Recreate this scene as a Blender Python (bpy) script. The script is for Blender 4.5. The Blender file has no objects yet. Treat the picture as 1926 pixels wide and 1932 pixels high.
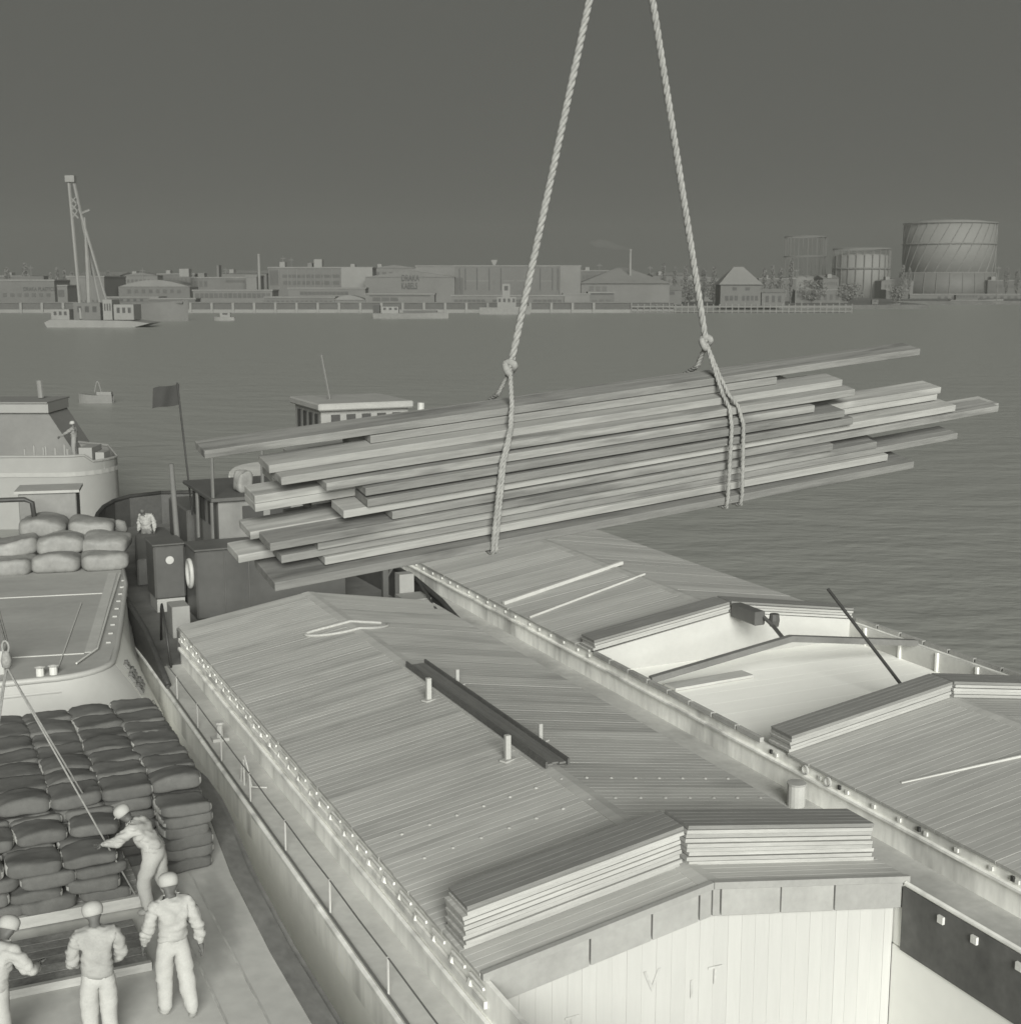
import bpy, bmesh, math, random
from mathutils import Vector, Matrix, Euler, noise
random.seed(7)
R = math.radians
SC = bpy.context.scene
COL = SC.collection

# ------------------------------------------------------------------ camera, sky, sun, exposure
CAM_H = 11.0
PITCH = math.atan((966 - 533) / 2550)
cd = bpy.data.cameras.new('camera')
cam = bpy.data.objects.new('camera', cd); COL.objects.link(cam)
cam.location = (0, 0, CAM_H)
cam.rotation_euler = (R(90) - PITCH, 0, 0)
cd.sensor_fit = 'VERTICAL'; cd.sensor_height = 36.0; cd.sensor_width = 36.0
cd.lens = 36.0 * 2550 / 1932
cd.clip_start = 0.1; cd.clip_end = 20000
cd.dof.use_dof = True; cd.dof.focus_distance = 13.0; cd.dof.aperture_fstop = 5.6
SC.camera = cam

SUN_EL, SUN_AZ = R(20), R(9)                     # low sun, behind the camera and slightly to its right
TO_SUN = Vector((math.sin(SUN_AZ) * math.cos(SUN_EL), -math.cos(SUN_AZ) * math.cos(SUN_EL), math.sin(SUN_EL)))
w = bpy.data.worlds.new('World'); SC.world = w; w.use_nodes = True
nt = w.node_tree; nt.nodes.clear()
o_ = nt.nodes.new('ShaderNodeOutputWorld'); bg = nt.nodes.new('ShaderNodeBackground')
sky = nt.nodes.new('ShaderNodeTexSky'); sky.sky_type = 'NISHITA'; sky.sun_disc = False
sky.sun_elevation = SUN_EL; sky.sun_rotation = R(180) - SUN_AZ; sky.dust_density = 3.0
bw = nt.nodes.new('ShaderNodeRGBToBW')
pw = nt.nodes.new('ShaderNodeMath'); pw.operation = 'POWER'; pw.inputs[1].default_value = -0.02
mx = nt.nodes.new('ShaderNodeMix'); mx.data_type = 'RGBA'; mx.blend_type = 'MULTIPLY'; mx.inputs[0].default_value = 1.0
mx.inputs[7].default_value = (0.985, 1.0, 0.90, 1)
nt.links.new(sky.outputs[0], bw.inputs[0]); nt.links.new(bw.outputs[0], pw.inputs[0])
nt.links.new(pw.outputs[0], mx.inputs[6]); nt.links.new(mx.outputs[2], bg.inputs[0])
bg.inputs[1].default_value = 0.086
nt.links.new(bg.outputs[0], o_.inputs[0])
sl = bpy.data.lights.new('sun', 'SUN'); sl.energy = 4.4; sl.angle = R(28); sl.color = (1.0, 1.0, 0.95)
so = bpy.data.objects.new('sun', sl); COL.objects.link(so)
so.rotation_euler = TO_SUN.to_track_quat('Z', 'Y').to_euler(); so.location = (0, -30, 40)
SC.view_settings.view_transform = 'Standard'; SC.view_settings.look = 'None'
SC.view_settings.gamma = 1.0; SC.view_settings.use_curve_mapping = False
SC.view_settings.exposure = 0.42
SC.render.engine = 'CYCLES'
SC.cycles.use_denoising = True
SC.cycles.max_bounces = 5

# ------------------------------------------------------------------ helpers
def at(px, py, Y):
    """a point measured in the photograph, put at distance Y"""
    x = (px - 963) / 2550; y = -(py - 966) / 2550
    c, s = math.cos(PITCH), math.sin(PITCH)
    f = c + y * s
    return Vector((x * Y / f, Y, CAM_H + (-s + y * c) * Y / f))

MATS = {}
def gm(name, g, var=0.18, scale=1.5, rough=0.75, stretch=(1, 1, 1), rnd=0.0, bump=0.0, fine=None, spec=0.3, metal=0.0, stain=0.0, sstretch=(1, 1, 1)):
    """grey procedural material: two noises (wear and grain), optional stains with their own shape, a little per-object spread"""
    if name in MATS: return MATS[name]
    m = bpy.data.materials.new(name); m.use_nodes = True
    n = m.node_tree; b = n.nodes['Principled BSDF']; L = n.links.new
    tc = n.nodes.new('ShaderNodeTexCoord')
    mp = n.nodes.new('ShaderNodeMapping'); mp.inputs['Scale'].default_value = stretch
    oi = n.nodes.new('ShaderNodeObjectInfo')
    ad = n.nodes.new('ShaderNodeVectorMath'); ad.operation = 'ADD'
    sc = n.nodes.new('ShaderNodeVectorMath'); sc.operation = 'SCALE'; sc.inputs[3].default_value = 13.0
    cv = n.nodes.new('ShaderNodeCombineXYZ')
    for i in range(3): L(oi.outputs['Random'], cv.inputs[i])
    L(cv.outputs[0], sc.inputs[0]); L(tc.outputs['Object'], mp.inputs[0]); L(mp.outputs[0], ad.inputs[0]); L(sc.outputs[0], ad.inputs[1])
    n1 = n.nodes.new('ShaderNodeTexNoise'); n1.inputs['Scale'].default_value = scale; n1.inputs['Detail'].default_value = 5; n1.inputs['Roughness'].default_value = .62
    n2 = n.nodes.new('ShaderNodeTexNoise'); n2.inputs['Scale'].default_value = fine or scale * 9; n2.inputs['Detail'].default_value = 3
    L(ad.outputs[0], n1.inputs['Vector']); L(ad.outputs[0], n2.inputs['Vector'])
    def mr(src, lo, hi):
        r = n.nodes.new('ShaderNodeMapRange'); r.inputs[1].default_value = .25; r.inputs[2].default_value = .75
        r.inputs[3].default_value = lo; r.inputs[4].default_value = hi; L(src, r.inputs[0]); return r.outputs[0]
    def mul(a, c):
        k = n.nodes.new('ShaderNodeMath'); k.operation = 'MULTIPLY'; L(a, k.inputs[0])
        if isinstance(c, float): k.inputs[1].default_value = c
        else: L(c, k.inputs[1])
        return k.outputs[0]
    v = mul(mr(n1.outputs[0], 1 - var, 1 + var), mr(n2.outputs[0], 1 - var * .45, 1 + var * .45))
    if stain:
        mp2 = n.nodes.new('ShaderNodeMapping'); mp2.inputs['Scale'].default_value = sstretch; L(tc.outputs['Object'], mp2.inputs[0])
        ad2 = n.nodes.new('ShaderNodeVectorMath'); ad2.operation = 'ADD'; L(mp2.outputs[0], ad2.inputs[0]); L(sc.outputs[0], ad2.inputs[1])
        n3 = n.nodes.new('ShaderNodeTexNoise'); n3.inputs['Scale'].default_value = 1.0; n3.inputs['Detail'].default_value = 4; L(ad2.outputs[0], n3.inputs['Vector'])
        r = n.nodes.new('ShaderNodeMapRange'); r.interpolation_type = 'SMOOTHSTEP'
        r.inputs[1].default_value = .5; r.inputs[2].default_value = .68; r.inputs[3].default_value = 1; r.inputs[4].default_value = 1 - stain
        L(n3.outputs[0], r.inputs[0]); v = mul(v, r.outputs[0])
    if rnd:
        r = n.nodes.new('ShaderNodeMapRange'); r.inputs[3].default_value = 1 - rnd; r.inputs[4].default_value = 1 + rnd
        L(oi.outputs['Random'], r.inputs[0]); v = mul(v, r.outputs[0])
    v = mul(v, float(g))
    cc = n.nodes.new('ShaderNodeCombineColor')
    L(v, cc.inputs[0]); L(v, cc.inputs[1])
    L(mul(v, 0.95), cc.inputs[2]); L(cc.outputs[0], b.inputs['Base Color'])
    b.inputs['Roughness'].default_value = rough; b.inputs['Metallic'].default_value = metal
    b.inputs['Specular IOR Level'].default_value = spec
    if bump:
        bp = n.nodes.new('ShaderNodeBump'); bp.inputs['Strength'].default_value = bump; bp.inputs['Distance'].default_value = .02
        L(n1.outputs[0], bp.inputs['Height']); L(bp.outputs[0], b.inputs['Normal'])
    MATS[name] = m; return m

class MB:
    """collects shapes; build() links them as ONE mesh object"""
    def __init__(s): s.v = []; s.f = []
    def add(s, vs, fs):
        o = len(s.v); s.v += [tuple(p) for p in vs]; s.f += [[i + o for i in f] for f in fs]; return s
    def box(s, x0, x1, y0, y1, z0, z1):
        return s.add([(x0, y0, z0), (x1, y0, z0), (x1, y1, z0), (x0, y1, z0), (x0, y0, z1), (x1, y0, z1), (x1, y1, z1), (x0, y1, z1)],
                     [(3, 2, 1, 0), (4, 5, 6, 7), (0, 1, 5, 4), (1, 2, 6, 5), (2, 3, 7, 6), (3, 0, 4, 7)])
    def prism(s, poly, h0, h1, axis='z'):
        k = len(poly)
        def P(p, h): return {'z': (p[0], p[1], h), 'y': (p[0], h, p[1]), 'x': (h, p[0], p[1])}[axis]
        vs = [P(p, h0) for p in poly] + [P(p, h1) for p in poly]
        fs = [list(range(k))[::-1], [k + i for i in range(k)]] + [[i, (i + 1) % k, k + (i + 1) % k, k + i] for i in range(k)]
        return s.add(vs, fs)
    def tube(s, pts, r, n=8, closed=False):
        pts = [Vector(p) for p in pts]; k = len(pts); vs = []
        prev = None
        for i, p in enumerate(pts):
            if closed: t = pts[(i + 1) % k] - pts[i - 1]
            else: t = pts[min(i + 1, k - 1)] - pts[max(i - 1, 0)]
            t.normalize()
            a = prev if prev is not None else (Vector((0, 0, 1)) if abs(t.z) < .9 else Vector((1, 0, 0)))
            a = (a - t * a.dot(t)).normalized(); prev = a; b = t.cross(a)
            rr = r[i] if isinstance(r, (list, tuple)) else r
            vs += [p + (a * math.cos(2 * math.pi * j / n) + b * math.sin(2 * math.pi * j / n)) * rr for j in range(n)]
        fs = []
        for i in range(k if closed else k - 1):
            i2 = (i + 1) % k
            for j in range(n):
                fs.append([i * n + j, i * n + (j + 1) % n, i2 * n + (j + 1) % n, i2 * n + j])
        if not closed: fs += [list(range(n))[::-1], [(k - 1) * n + j for j in range(n)]]
        return s.add(vs, fs)
    def lathe(s, prof, c=(0, 0, 0), n=16, a0=0, a1=2 * math.pi):
        full = abs(a1 - a0 - 2 * math.pi) < 1e-4; m = n if full else n + 1; vs = []
        for r, z in prof:
            vs += [(c[0] + r * math.cos(a0 + (a1 - a0) * j / n), c[1] + r * math.sin(a0 + (a1 - a0) * j / n), c[2] + z) for j in range(m)]
        fs = [[i * m + j, i * m + (j + 1) % m, (i + 1) * m + (j + 1) % m, (i + 1) * m + j] for i in range(len(prof) - 1) for j in range(n)]
        if full: fs += [list(range(m))[::-1], [(len(prof) - 1) * m + j for j in range(m)]]
        return s.add(vs, fs)
    def strip(s, path, z0, z1, t):
        """upright wall of thickness t along a 2D path; z1 a number or a list"""
        k = len(path); P = [Vector((p[0], p[1])) for p in path]; vs = []
        for i, p in enumerate(P):
            d = (P[min(i + 1, k - 1)] - P[max(i - 1, 0)]).normalized(); q = Vector((-d.y, d.x)) * t / 2
            za = z0[i] if isinstance(z0, list) else z0; zb = z1[i] if isinstance(z1, list) else z1
            vs += [(p.x - q.x, p.y - q.y, za), (p.x + q.x, p.y + q.y, za), (p.x + q.x, p.y + q.y, zb), (p.x - q.x, p.y - q.y, zb)]
        fs = [[i * 4 + j, i * 4 + (j + 1) % 4, i * 4 + 4 + (j + 1) % 4, i * 4 + 4 + j] for i in range(k - 1) for j in range(4)]
        return s.add(vs, fs + [[3, 2, 1, 0], [k * 4 - 4, k * 4 - 3, k * 4 - 2, k * 4 - 1]])
    def mesh(s, name, mat, base=(0, 0, 0), smooth=False, bev=0.0):
        me = bpy.data.meshes.new(name)
        me.from_pydata([(p[0] - base[0], p[1] - base[1], p[2] - base[2]) for p in s.v], [], s.f)
        bm = bmesh.new(); bm.from_mesh(me)
        bmesh.ops.recalc_face_normals(bm, faces=bm.faces[:])
        if bev: bmesh.ops.bevel(bm, geom=bm.edges[:], offset=bev, segments=1, affect='EDGES')
        bm.to_mesh(me); bm.free()
        if smooth:
            for p in me.polygons: p.use_smooth = True
        me.materials.append(mat); return me
    def build(s, name, mat, parent=None, smooth=False, bev=0.0):
        base = BASE.get(parent.name, (0, 0, 0)) if parent else (0, 0, 0)
        o = bpy.data.objects.new(name, s.mesh(name, mat, base, smooth, bev)); COL.objects.link(o)
        if parent: o.parent = parent; BASE[o.name] = base
        return o
BASE = {}
def tag(o, label=None, cat=None, group=None, kind=None):
    if label: o['label'] = label
    if cat: o['category'] = cat
    if group: o['group'] = group
    if kind: o['kind'] = kind
    return o
def thing(name, label, cat, base=(0, 0, 0), frame=None, group=None):
    """Empty at the thing's base; its parts are then written in the coordinates of FRAME (angle), not of the Empty"""
    o = bpy.data.objects.new(name, None); COL.objects.link(o)
    a = frame or 0.0
    o.location = Matrix.Rotation(a, 4, 'Z') @ Vector(base); o.rotation_euler = (0, 0, a)
    o.empty_display_size = .3
    BASE[o.name] = base
    return tag(o, label, cat, group)
def inst(name, me, loc, rot=(0, 0, 0), parent=None, frame=None):
    o = bpy.data.objects.new(name, me); COL.objects.link(o)
    if parent is not None:
        b = BASE.get(parent.name, (0, 0, 0)); o.parent = parent
        o.location = (loc[0] - b[0], loc[1] - b[1], loc[2] - b[2]); o.rotation_euler = rot; BASE[o.name] = (0, 0, 0)
    elif frame is not None:
        o.location = Matrix.Rotation(frame, 4, 'Z') @ Vector(loc); o.rotation_euler = (rot[0], rot[1], rot[2] + frame)
    else: o.location = loc; o.rotation_euler = rot
    return o
def text(name, s, mat, parent, loc, rot, size, ext=.004, sx=1.0, bold=0.0):
    c = bpy.data.curves.new(name, 'FONT'); c.body = s; c.size = size; c.extrude = ext; c.offset = bold
    t = bpy.data.objects.new(name, c); COL.objects.link(t)
    bpy.context.view_layer.update()
    me = bpy.data.meshes.new_from_object(t.evaluated_get(bpy.context.evaluated_depsgraph_get()))
    bpy.data.objects.remove(t); me.materials.clear(); me.materials.append(mat)
    for v in me.vertices: v.co.x *= sx
    o = inst(name, me, loc, rot, parent); return o
ORD = ['first', 'second', 'third', 'fourth', 'fifth', 'sixth', 'seventh', 'eighth', 'ninth', 'tenth', 'eleventh', 'twelfth']

# ------------------------------------------------------------------ materials
ROOF = gm('hatch_paint', .43, .15, .8, .7, (.5, 6, 1), rnd=.11, fine=5, stain=.16, sstretch=(.35, .9, .3))
ROOFB = gm('hatch_paint_pale', .40, .15, .8, .7, (.5, 6, 1), rnd=.10, fine=5, stain=.10, sstretch=(.25, 1.2, .3))
STACK = gm('stacked_hatch_wood', .36, .2, 1.0, .75, (1, 14, 14), rnd=.12)
STACKTOP = gm('stacked_hatch_wood_dark', .19, .2, 1.0, .75, (1, 14, 14), rnd=.06)  # same wood darkened: sunlit stack tops painted in, as in a negative
HULLA = gm('grey_hull_paint', .88, .22, .6, .6, (1, 1, .25), stain=.35, sstretch=(1, 1.4, .12))
HULLW = gm('hull_shade_white', .93, .06, .6, .55)  # shadow low on the hull painted white, as in a negative
DECKA = gm('deck_paint', .50, .16, .7, .8, stain=.12, sstretch=(.6, .4, .6))
COAM = gm('coaming_paint', .80, .2, .7, .65, (1, 1, .3), stain=.3, sstretch=(1, 1.6, .15))
COAMB = gm('coaming_paint_stained', .78, .25, .9, .7, (1, 1, .3), stain=.4, sstretch=(1, 1.0, .4))
WEDGE = gm('wedge_wood', .60, .2, 4)
DARKP = gm('dark_paint', .10, .15, 1.0, .5)
MIDP = gm('grey_house_paint', .083, .14, .6, .45, stain=.12, sstretch=(.7, .7, .3))
IRON = gm('dark_iron', .045, .25, 3, .5)
BULK = gm('hold_boards', .46, .04, .7, .8, (4, 1, .4), rnd=.02, stain=.04, sstretch=(1.4, 1, .5))
HOLDW = gm('hold_shade_white', .82, .05, .4, .8)  # shade inside the holds put into the colour, pale as in a negative
HOLDB = gm('hold_shade_boards', .95, .02, .5, .8, (1, 5, 1), rnd=.01)  # white stands in for the shade inside the hold
WALLD = gm('dark_hold_plate', .11, .25, .9, .6, stain=.3, sstretch=(1, 1.0, .6))  # sunlit plate painted dark, tones running as in a negative
FASC = gm('fascia_board', .33, .14, 1.2, .6, rnd=.06)
TIMB = gm('sawn_timber', .235, .26, 1.0, .8, (1.2, 22, 22), rnd=.30, bump=.25, stain=.38, sstretch=(1.3, 8, 8))
ROPE = gm('hemp_rope', .25, .25, 30, .9)
ROPED = gm('grey_rope', .24, .25, 30, .9)
WIRE = gm('rail_wire', .14, .1, 3, .4)
STAN = gm('white_post', .42, .1, 3, .5)
SACK = gm('jute_sack', .115, .16, 5, .95, rnd=.12, bump=.3, fine=60)
FDECK = gm('lighter_deck', .49, .15, .5, .85, stain=.24, sstretch=(1.2, .35, .5))
FEDGE = gm('lighter_edge', .20, .35, .9, .8, (1, .5, 1))
TRAYW = gm('tray_wood', .38, .15, 2, .8, (1, 8, 8))
MATD = gm('pallet_boards', .19, .45, 2.2, .9, rnd=.25)
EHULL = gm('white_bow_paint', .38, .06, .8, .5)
EFLANK = gm('white_flank_light', .80, .03, .8, .5)  # same white hull made paler: light painted into the unlit flank
EDECK = gm('barge_deck_grey', .34, .10, .5, .75, stain=.12, sstretch=(.3, .7, .5))
TARP = gm('tarpaulin', .21, .25, .9, .6, bump=.2)
CLOTH1 = gm('pale_work_jacket', .35, .12, 6, .95, bump=.25, fine=40)
CLOTH2 = gm('pale_work_trousers', .39, .10, 6, .95, bump=.25, fine=40)
CLOTH3 = gm('grey_jersey', .30, .12, 6, .95, bump=.25, fine=40)
CAPM = gm('pale_cap', .36, .08, 9, .95)
SKIN = gm('dark_skin_tone', .10, .1, 9, .6)  # one even dark tone
SHOE = gm('boot', .30, .1, 9, .6)
FLAGM = gm('dark_flag', .045, .1, 2, .9)
FAR = [gm('far_wall_%d' % i, v, .10, .12, .9) for i, v in enumerate((.085, .102, .118, .135, .152))]
FARD = gm('far_glass', .048, .15, .3, .6)
FARR = gm('far_roof', .175, .1, .1, .9)
FARW = gm('far_white', .185, .08, .2, .8)
STEEL = gm('gasholder_steel', .18, .06, .06, .7)
STEELD = gm('gasholder_skirt', .125, .08, .06, .7)
QUAYM = gm('quay_stone', .10, .2, .15, .9)
LEAF = gm('foliage', .15, .12, .4, .9)
BARK = gm('bark', .09, .2, 2, .9)
BOATM = gm('far_boat_paint', .19, .12, .5, .6)
BOATD = gm('far_boat_dark', .05, .12, .5, .6)
LETD = gm('dark_lettering', .045, .15, 2, .6)
LETF = gm('faded_lettering', .43, .2, 3, .8)
LETB = gm('bow_lettering', .16, .25, 3, .8)
SLAB = gm('grey_slab_wood', .45, .12, 1.5, .8, (1, 8, 8))
RIDGEP = gm('dark_ridge_plank', .15, .16, 1.2, .7, (10, 1, 4))

# water
def water_mat():
    m = bpy.data.materials.new('harbour_water'); m.use_nodes = True; n = m.node_tree; b = n.nodes['Principled BSDF']; L = n.links.new
    b.inputs['Base Color'].default_value = (.27, .275, .255, 1); b.inputs['Roughness'].default_value = .32; b.inputs['IOR'].default_value = 1.33
    tc = n.nodes.new('ShaderNodeTexCoord'); hs = None
    for sx, sy, sc, k in ((.55, .9, .42, 1.5), (.8, 1.2, 1.3, .4), (.16, .28, .2, 1.4)):
        mp = n.nodes.new('ShaderNodeMapping'); mp.inputs['Scale'].default_value = (sx, sy, 1); mp.inputs['Rotation'].default_value = (0, 0, R(8))
        t = n.nodes.new('ShaderNodeTexNoise'); t.inputs['Scale'].default_value = sc; t.inputs['Detail'].default_value = 4
        L(tc.outputs['Object'], mp.inputs[0]); L(mp.outputs[0], t.inputs['Vector'])
        k_ = n.nodes.new('ShaderNodeMath'); k_.operation = 'MULTIPLY'; k_.inputs[1].default_value = k; L(t.outputs[0], k_.inputs[0])
        if hs is None: hs = k_.outputs[0]
        else:
            a = n.nodes.new('ShaderNodeMath'); L(hs, a.inputs[0]); L(k_.outputs[0], a.inputs[1]); hs = a.outputs[0]
    bp = n.nodes.new('ShaderNodeBump'); bp.inputs['Strength'].default_value = .30; bp.inputs['Distance'].default_value = .5
    L(hs, bp.inputs['Height']); L(bp.outputs[0], b.inputs['Normal'])
    return m
tag(MB().add([(-6000, -300, 0), (6000, -300, 0), (6000, 12000, 0), (-6000, 12000, 0)], [(0, 1, 2, 3)]).build('water', water_mat()), kind='structure')

# ------------------------------------------------------------------ the two big barges, written as (across, along, up)
AXIS = R(24.7)
def board_mesh(name, L, wd=.594, th=.05, n=4, mat=None, ends=True):
    """a hatch board of n planks: x = length, y = width, grooves between the planks"""
    pw_, g, d = wd / n, .008, .004; top = []
    for i in range(n):
        a, b = i * pw_ + g / 2, (i + 1) * pw_ - g / 2
        if i: top += [(a - g, th - d), (a, th - d)] if False else [(a - g / 2, th - d)]
        top += [(a, th), (b, th)]
    poly = [(top[0][0], 0)] + [(top[-1][0], 0)] + top[::-1]
    return MB().prism(poly, 0, L, 'x').mesh(name, mat)
def hatch_roof(barge, y0, y1, vl, vr, ze, zr, mat, skip=()):
    vm = (vl + vr) / 2
    r = MB().prism([(vm - .17, zr - .05), (vm + .17, zr - .05), (vm + .16, zr + .035), (vm, zr + .06), (vm - .16, zr + .035)], y0, y1, 'y').build('hatch_roof', mat, barge)
    a = math.atan2(zr - ze, vm - vl); L = math.hypot(vm - .09 - vl, zr - ze)
    me = board_mesh('hatch_board', L, mat=mat)
    n = int(round((y1 - y0) / .6)); st = (y1 - y0) / n
    for i in range(n):
        j = random.uniform(-.006, .006)
        b = BASE[r.name]
        for side in (0, 1):
            if (i, side) in skip: continue
            dz = random.uniform(-.002, .002)
            o = bpy.data.objects.new('hatch_board', me); COL.objects.link(o); o.parent = r
            if side == 0:
                o.location = (vl - b[0] + j, y0 + i * st + .003 - b[1], ze - b[2] + dz); o.rotation_euler = (0, -a, 0)
            else:
                o.location = (vr - b[0] + j, y0 + i * st + .597 - b[1], ze - b[2] + dz); o.rotation_euler = (0, -a, math.pi)
    return r
def outline(vl, vr, y0, ys, yend, sharp=1.6):
    """hull plan: straight sides from y0 to ys, then a rounded stern to yend"""
    vm, hb = (vl + vr) / 2, (vr - vl) / 2
    left = [(vl, y0 + (ys - y0) * i / 6) for i in range(7)]
    for i in range(1, 11):
        t = i / 10; a = t * math.pi / 2
        left.append((vm - hb * (math.cos(a) ** (1 / sharp)), ys + (yend - ys) * math.sin(a) ** 1.0))
    return left, [(2 * vm - p[0], p[1]) for p in left]
def hull(barge, left, right, zt, mat, low, zsplit):
    poly = left + right[::-1][1:]
    k = len(poly); vm = (left[0][0] + right[0][0]) / 2
    def ring(z, f): return [(vm + (p[0] - vm) * f, p[1] if p[1] < left[-1][1] - 8 else left[-1][1] - 8 + (p[1] - left[-1][1] + 8) * f, z) for p in poly]
    def shell(z1, f1, z0, f0):
        a, b = ring(z1, f1), ring(z0, f0)
        return MB().add(a + b, [[i, i + 1, k + i + 1, k + i] for i in range(k - 1)] + [[k - 1, 0, k, 2 * k - 1]])
    h = shell(zt, 1, zsplit, 1.0).build('hull', mat, barge)
    shell(zsplit, 1.0, -.6, .985).build('hull_bottom', low, barge)
    # rubbing strake along the deck edge
    MB().tube([(p[0], p[1], zt - .06) for p in left], .055, 6).build('rubbing_strake', COAM, barge)
    MB().tube([(p[0], p[1], zt - .06) for p in right], .055, 6).build('rubbing_strake', COAM, barge)
    return h

# ---- barge A: covered hatch in the middle of the picture
VL, VR = 5.15, 12.75
A = thing('cargo_barge', 'long cargo barge with ridged hatch roof, open hold and dark deckhouse, under the hanging timber', 'barge', (8.95, 20, 0), AXIS)
aL, aR = outline(VL, VR, 3, 34, 50.5)
hull(A, aL, aR, 2.13, HULLA, HULLW, 1.55)
MB().box(VL + .02, 5.83, 3, 31.2, 2.08, 2.135).build('side_deck', DECKA, A)
MB().box(12.07, VR - .02, 3, 31.2, 2.08, 2.135).build('side_deck', DECKA, A)
ad = [(p[0] + .02 if p[0] < 8.95 else p[0] - .02, p[1]) for p in [(VL, 31.2)] + [q for q in aL if q[1] > 31.2] + [q for q in aR[::-1] if q[1] > 31.2][1:] + [(VR, 31.2)]]
MB().prism(ad, 2.08, 2.14).build('after_deck', gm('after_deck_paint', .16, .2, .6, .8, stain=.2), A)
for s, x0, x1 in ((0, 5.83, 5.89), (1, 12.01, 12.07)):
    c = MB().box(x0, x1, 3, 31.2, 2.06, 2.985).build('coaming', COAM, A)
    xo = x0 - .03 if s == 0 else x1 + .03
    MB().tube([(xo, 3, 2.52), (xo, 31.2, 2.52)], .045, 6).build('moulding', COAM, c)
    MB().box(xo - .02, xo + .02, 13.3, 31.2, 2.68, 2.77).build('batten', COAMB, c)
    if s == 0:
        me = MB().add([(0, 0, 0), (-.035, .03, .02), (-.035, .09, .02), (0, .13, 0), (0, .02, .09), (-.015, .04, .08), (-.015, .09, .08), (0, .12, .09)],
                      [(0, 1, 2, 3), (4, 7, 6, 5), (0, 4, 5, 1), (1, 5, 6, 2), (2, 6, 7, 3), (3, 7, 4, 0)]).mesh('wedge', WEDGE)
        for i in range(29):
            inst('wedge', me, (xo - .005, 13.7 + i * .61 + random.uniform(-.06, .06), 2.77 + random.uniform(-.02, .02)), (0, 0, random.uniform(-.15, .15)), c)
        mf = MB().box(-.03, .0, -.2, .2, .0, .04).mesh('batten_clip', WEDGE)
        for i in range(29):
            inst('batten_clip', mf, (xo - .01, 13.45 + i * .61 + random.uniform(-.05, .05), 2.925), (0, random.uniform(-.3, .1), 0), c)
MB().prism([(5.83, 2.06), (12.07, 2.06), (12.07, 3.0), (8.95, 3.5), (5.83, 3.0)], 31.15, 31.25, 'y').build('hatch_end', COAM, A)
roofA = hatch_roof(A, 13.45, 31.25, 5.80, 12.10, 3.0, 3.52, ROOF)
# bolts on two hatch rows
mb = MB().lathe([(.028, 0), (.028, .018), (.012, .026)], n=8).mesh('bolt', gm('bolt_paint', .40, .2, 4))
for y in (16.55, 17.45):
    for i in range(14):
        v = 6.3 + i * .43
        z = 3.0 + .52 * (1 - abs(v - 8.95) / 3.15) + .045
        o = bpy.data.objects.new('bolt', mb); COL.objects.link(o); o.parent = roofA; b = BASE[roofA.name]
        o.location = (v - b[0], y - b[1], z - b[2])
# front gable: edge batten, fascia panels, bulkhead of upright boards
def roofz(v): return 3.0 + .52 * (1 - abs(v - 8.95) / 3.15)
f = MB()
f.add([(5.8, 13.37, 2.99), (8.95, 13.37, 3.51), (8.95, 13.37, 3.60), (5.8, 13.37, 3.08), (5.8, 13.448, 2.99), (8.95, 13.448, 3.51), (8.95, 13.448, 3.60), (5.8, 13.448, 3.08)],
      [(0, 1, 2, 3), (7, 6, 5, 4), (0, 4, 5, 1), (3, 2, 6, 7), (0, 3, 7, 4), (1, 5, 6, 2)])
f.add([(8.96, 13.37, 3.51), (12.1, 13.37, 2.99), (12.1, 13.37, 3.08), (8.96, 13.37, 3.60), (8.96, 13.448, 3.51), (12.1, 13.448, 2.99), (12.1, 13.448, 3.08), (8.96, 13.448, 3.60)],
      [(0, 1, 2, 3), (7, 6, 5, 4), (0, 4, 5, 1), (3, 2, 6, 7), (0, 3, 7, 4), (1, 5, 6, 2)])
gab = f.build('gable_batten', gm('gable_batten_paint', .30, .12, 1.5), A)
brk = [5.84, 7.22, 8.08, 8.76, 8.95, 9.08, 10.0, 10.86, 12.06]
for i in range(len(brk) - 1):
    a, b = brk[i] + .012, brk[i + 1] - .012; y = 13.40 + random.uniform(-.006, .006)
    MB().add([(a, y, roofz(a) - .38), (b, y, roofz(b) - .38), (b, y, roofz(b) - .02), (a, y, roofz(a) - .02),
              (a, y + .04, roofz(a) - .38), (b, y + .04, roofz(b) - .38), (b, y + .04, roofz(b) - .02), (a, y + .04, roofz(a) - .02)],
             [(3, 2, 1, 0), (4, 5, 6, 7), (0, 1, 5, 4), (3, 7, 6, 2), (0, 4, 7, 3), (1, 2, 6, 5)]).build('fascia_panel', FASC, gab, bev=.006)
bk = MB().prism([(5.9, -.8), (12.0, -.8), (12.0, 2.96), (8.95, 3.46), (5.9, 2.96)], 13.60, 13.66, 'y').build('bulkhead', BULK, A)
v = 5.91; i = 0
while v < 11.95:
    wd = .21 + random.uniform(-.015, .015); v2 = min(v + wd, 11.99); zt = min(roofz(v), roofz(v2)) - .12; y = 13.55 + random.uniform(-.002, .002)
    MB().box(v + .0008, v2 - .0008, y, y + .045, -.78, zt).build('bulkhead_board', BULK, bk, bev=.0015); v = v2; i += 1
for s, px, z, sz in (('T', 6.95, 1.93, .34), ('V', 8.05, 2.23, .42), ('T', 9.0, 2.12, .36), ('I', 8.72, 2.0, .36)):
    text('chalk_letter', s, LETF, bk, (px, 13.535, z), (R(90), 0, R(random.uniform(-4, 4))), sz, .002)
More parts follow.
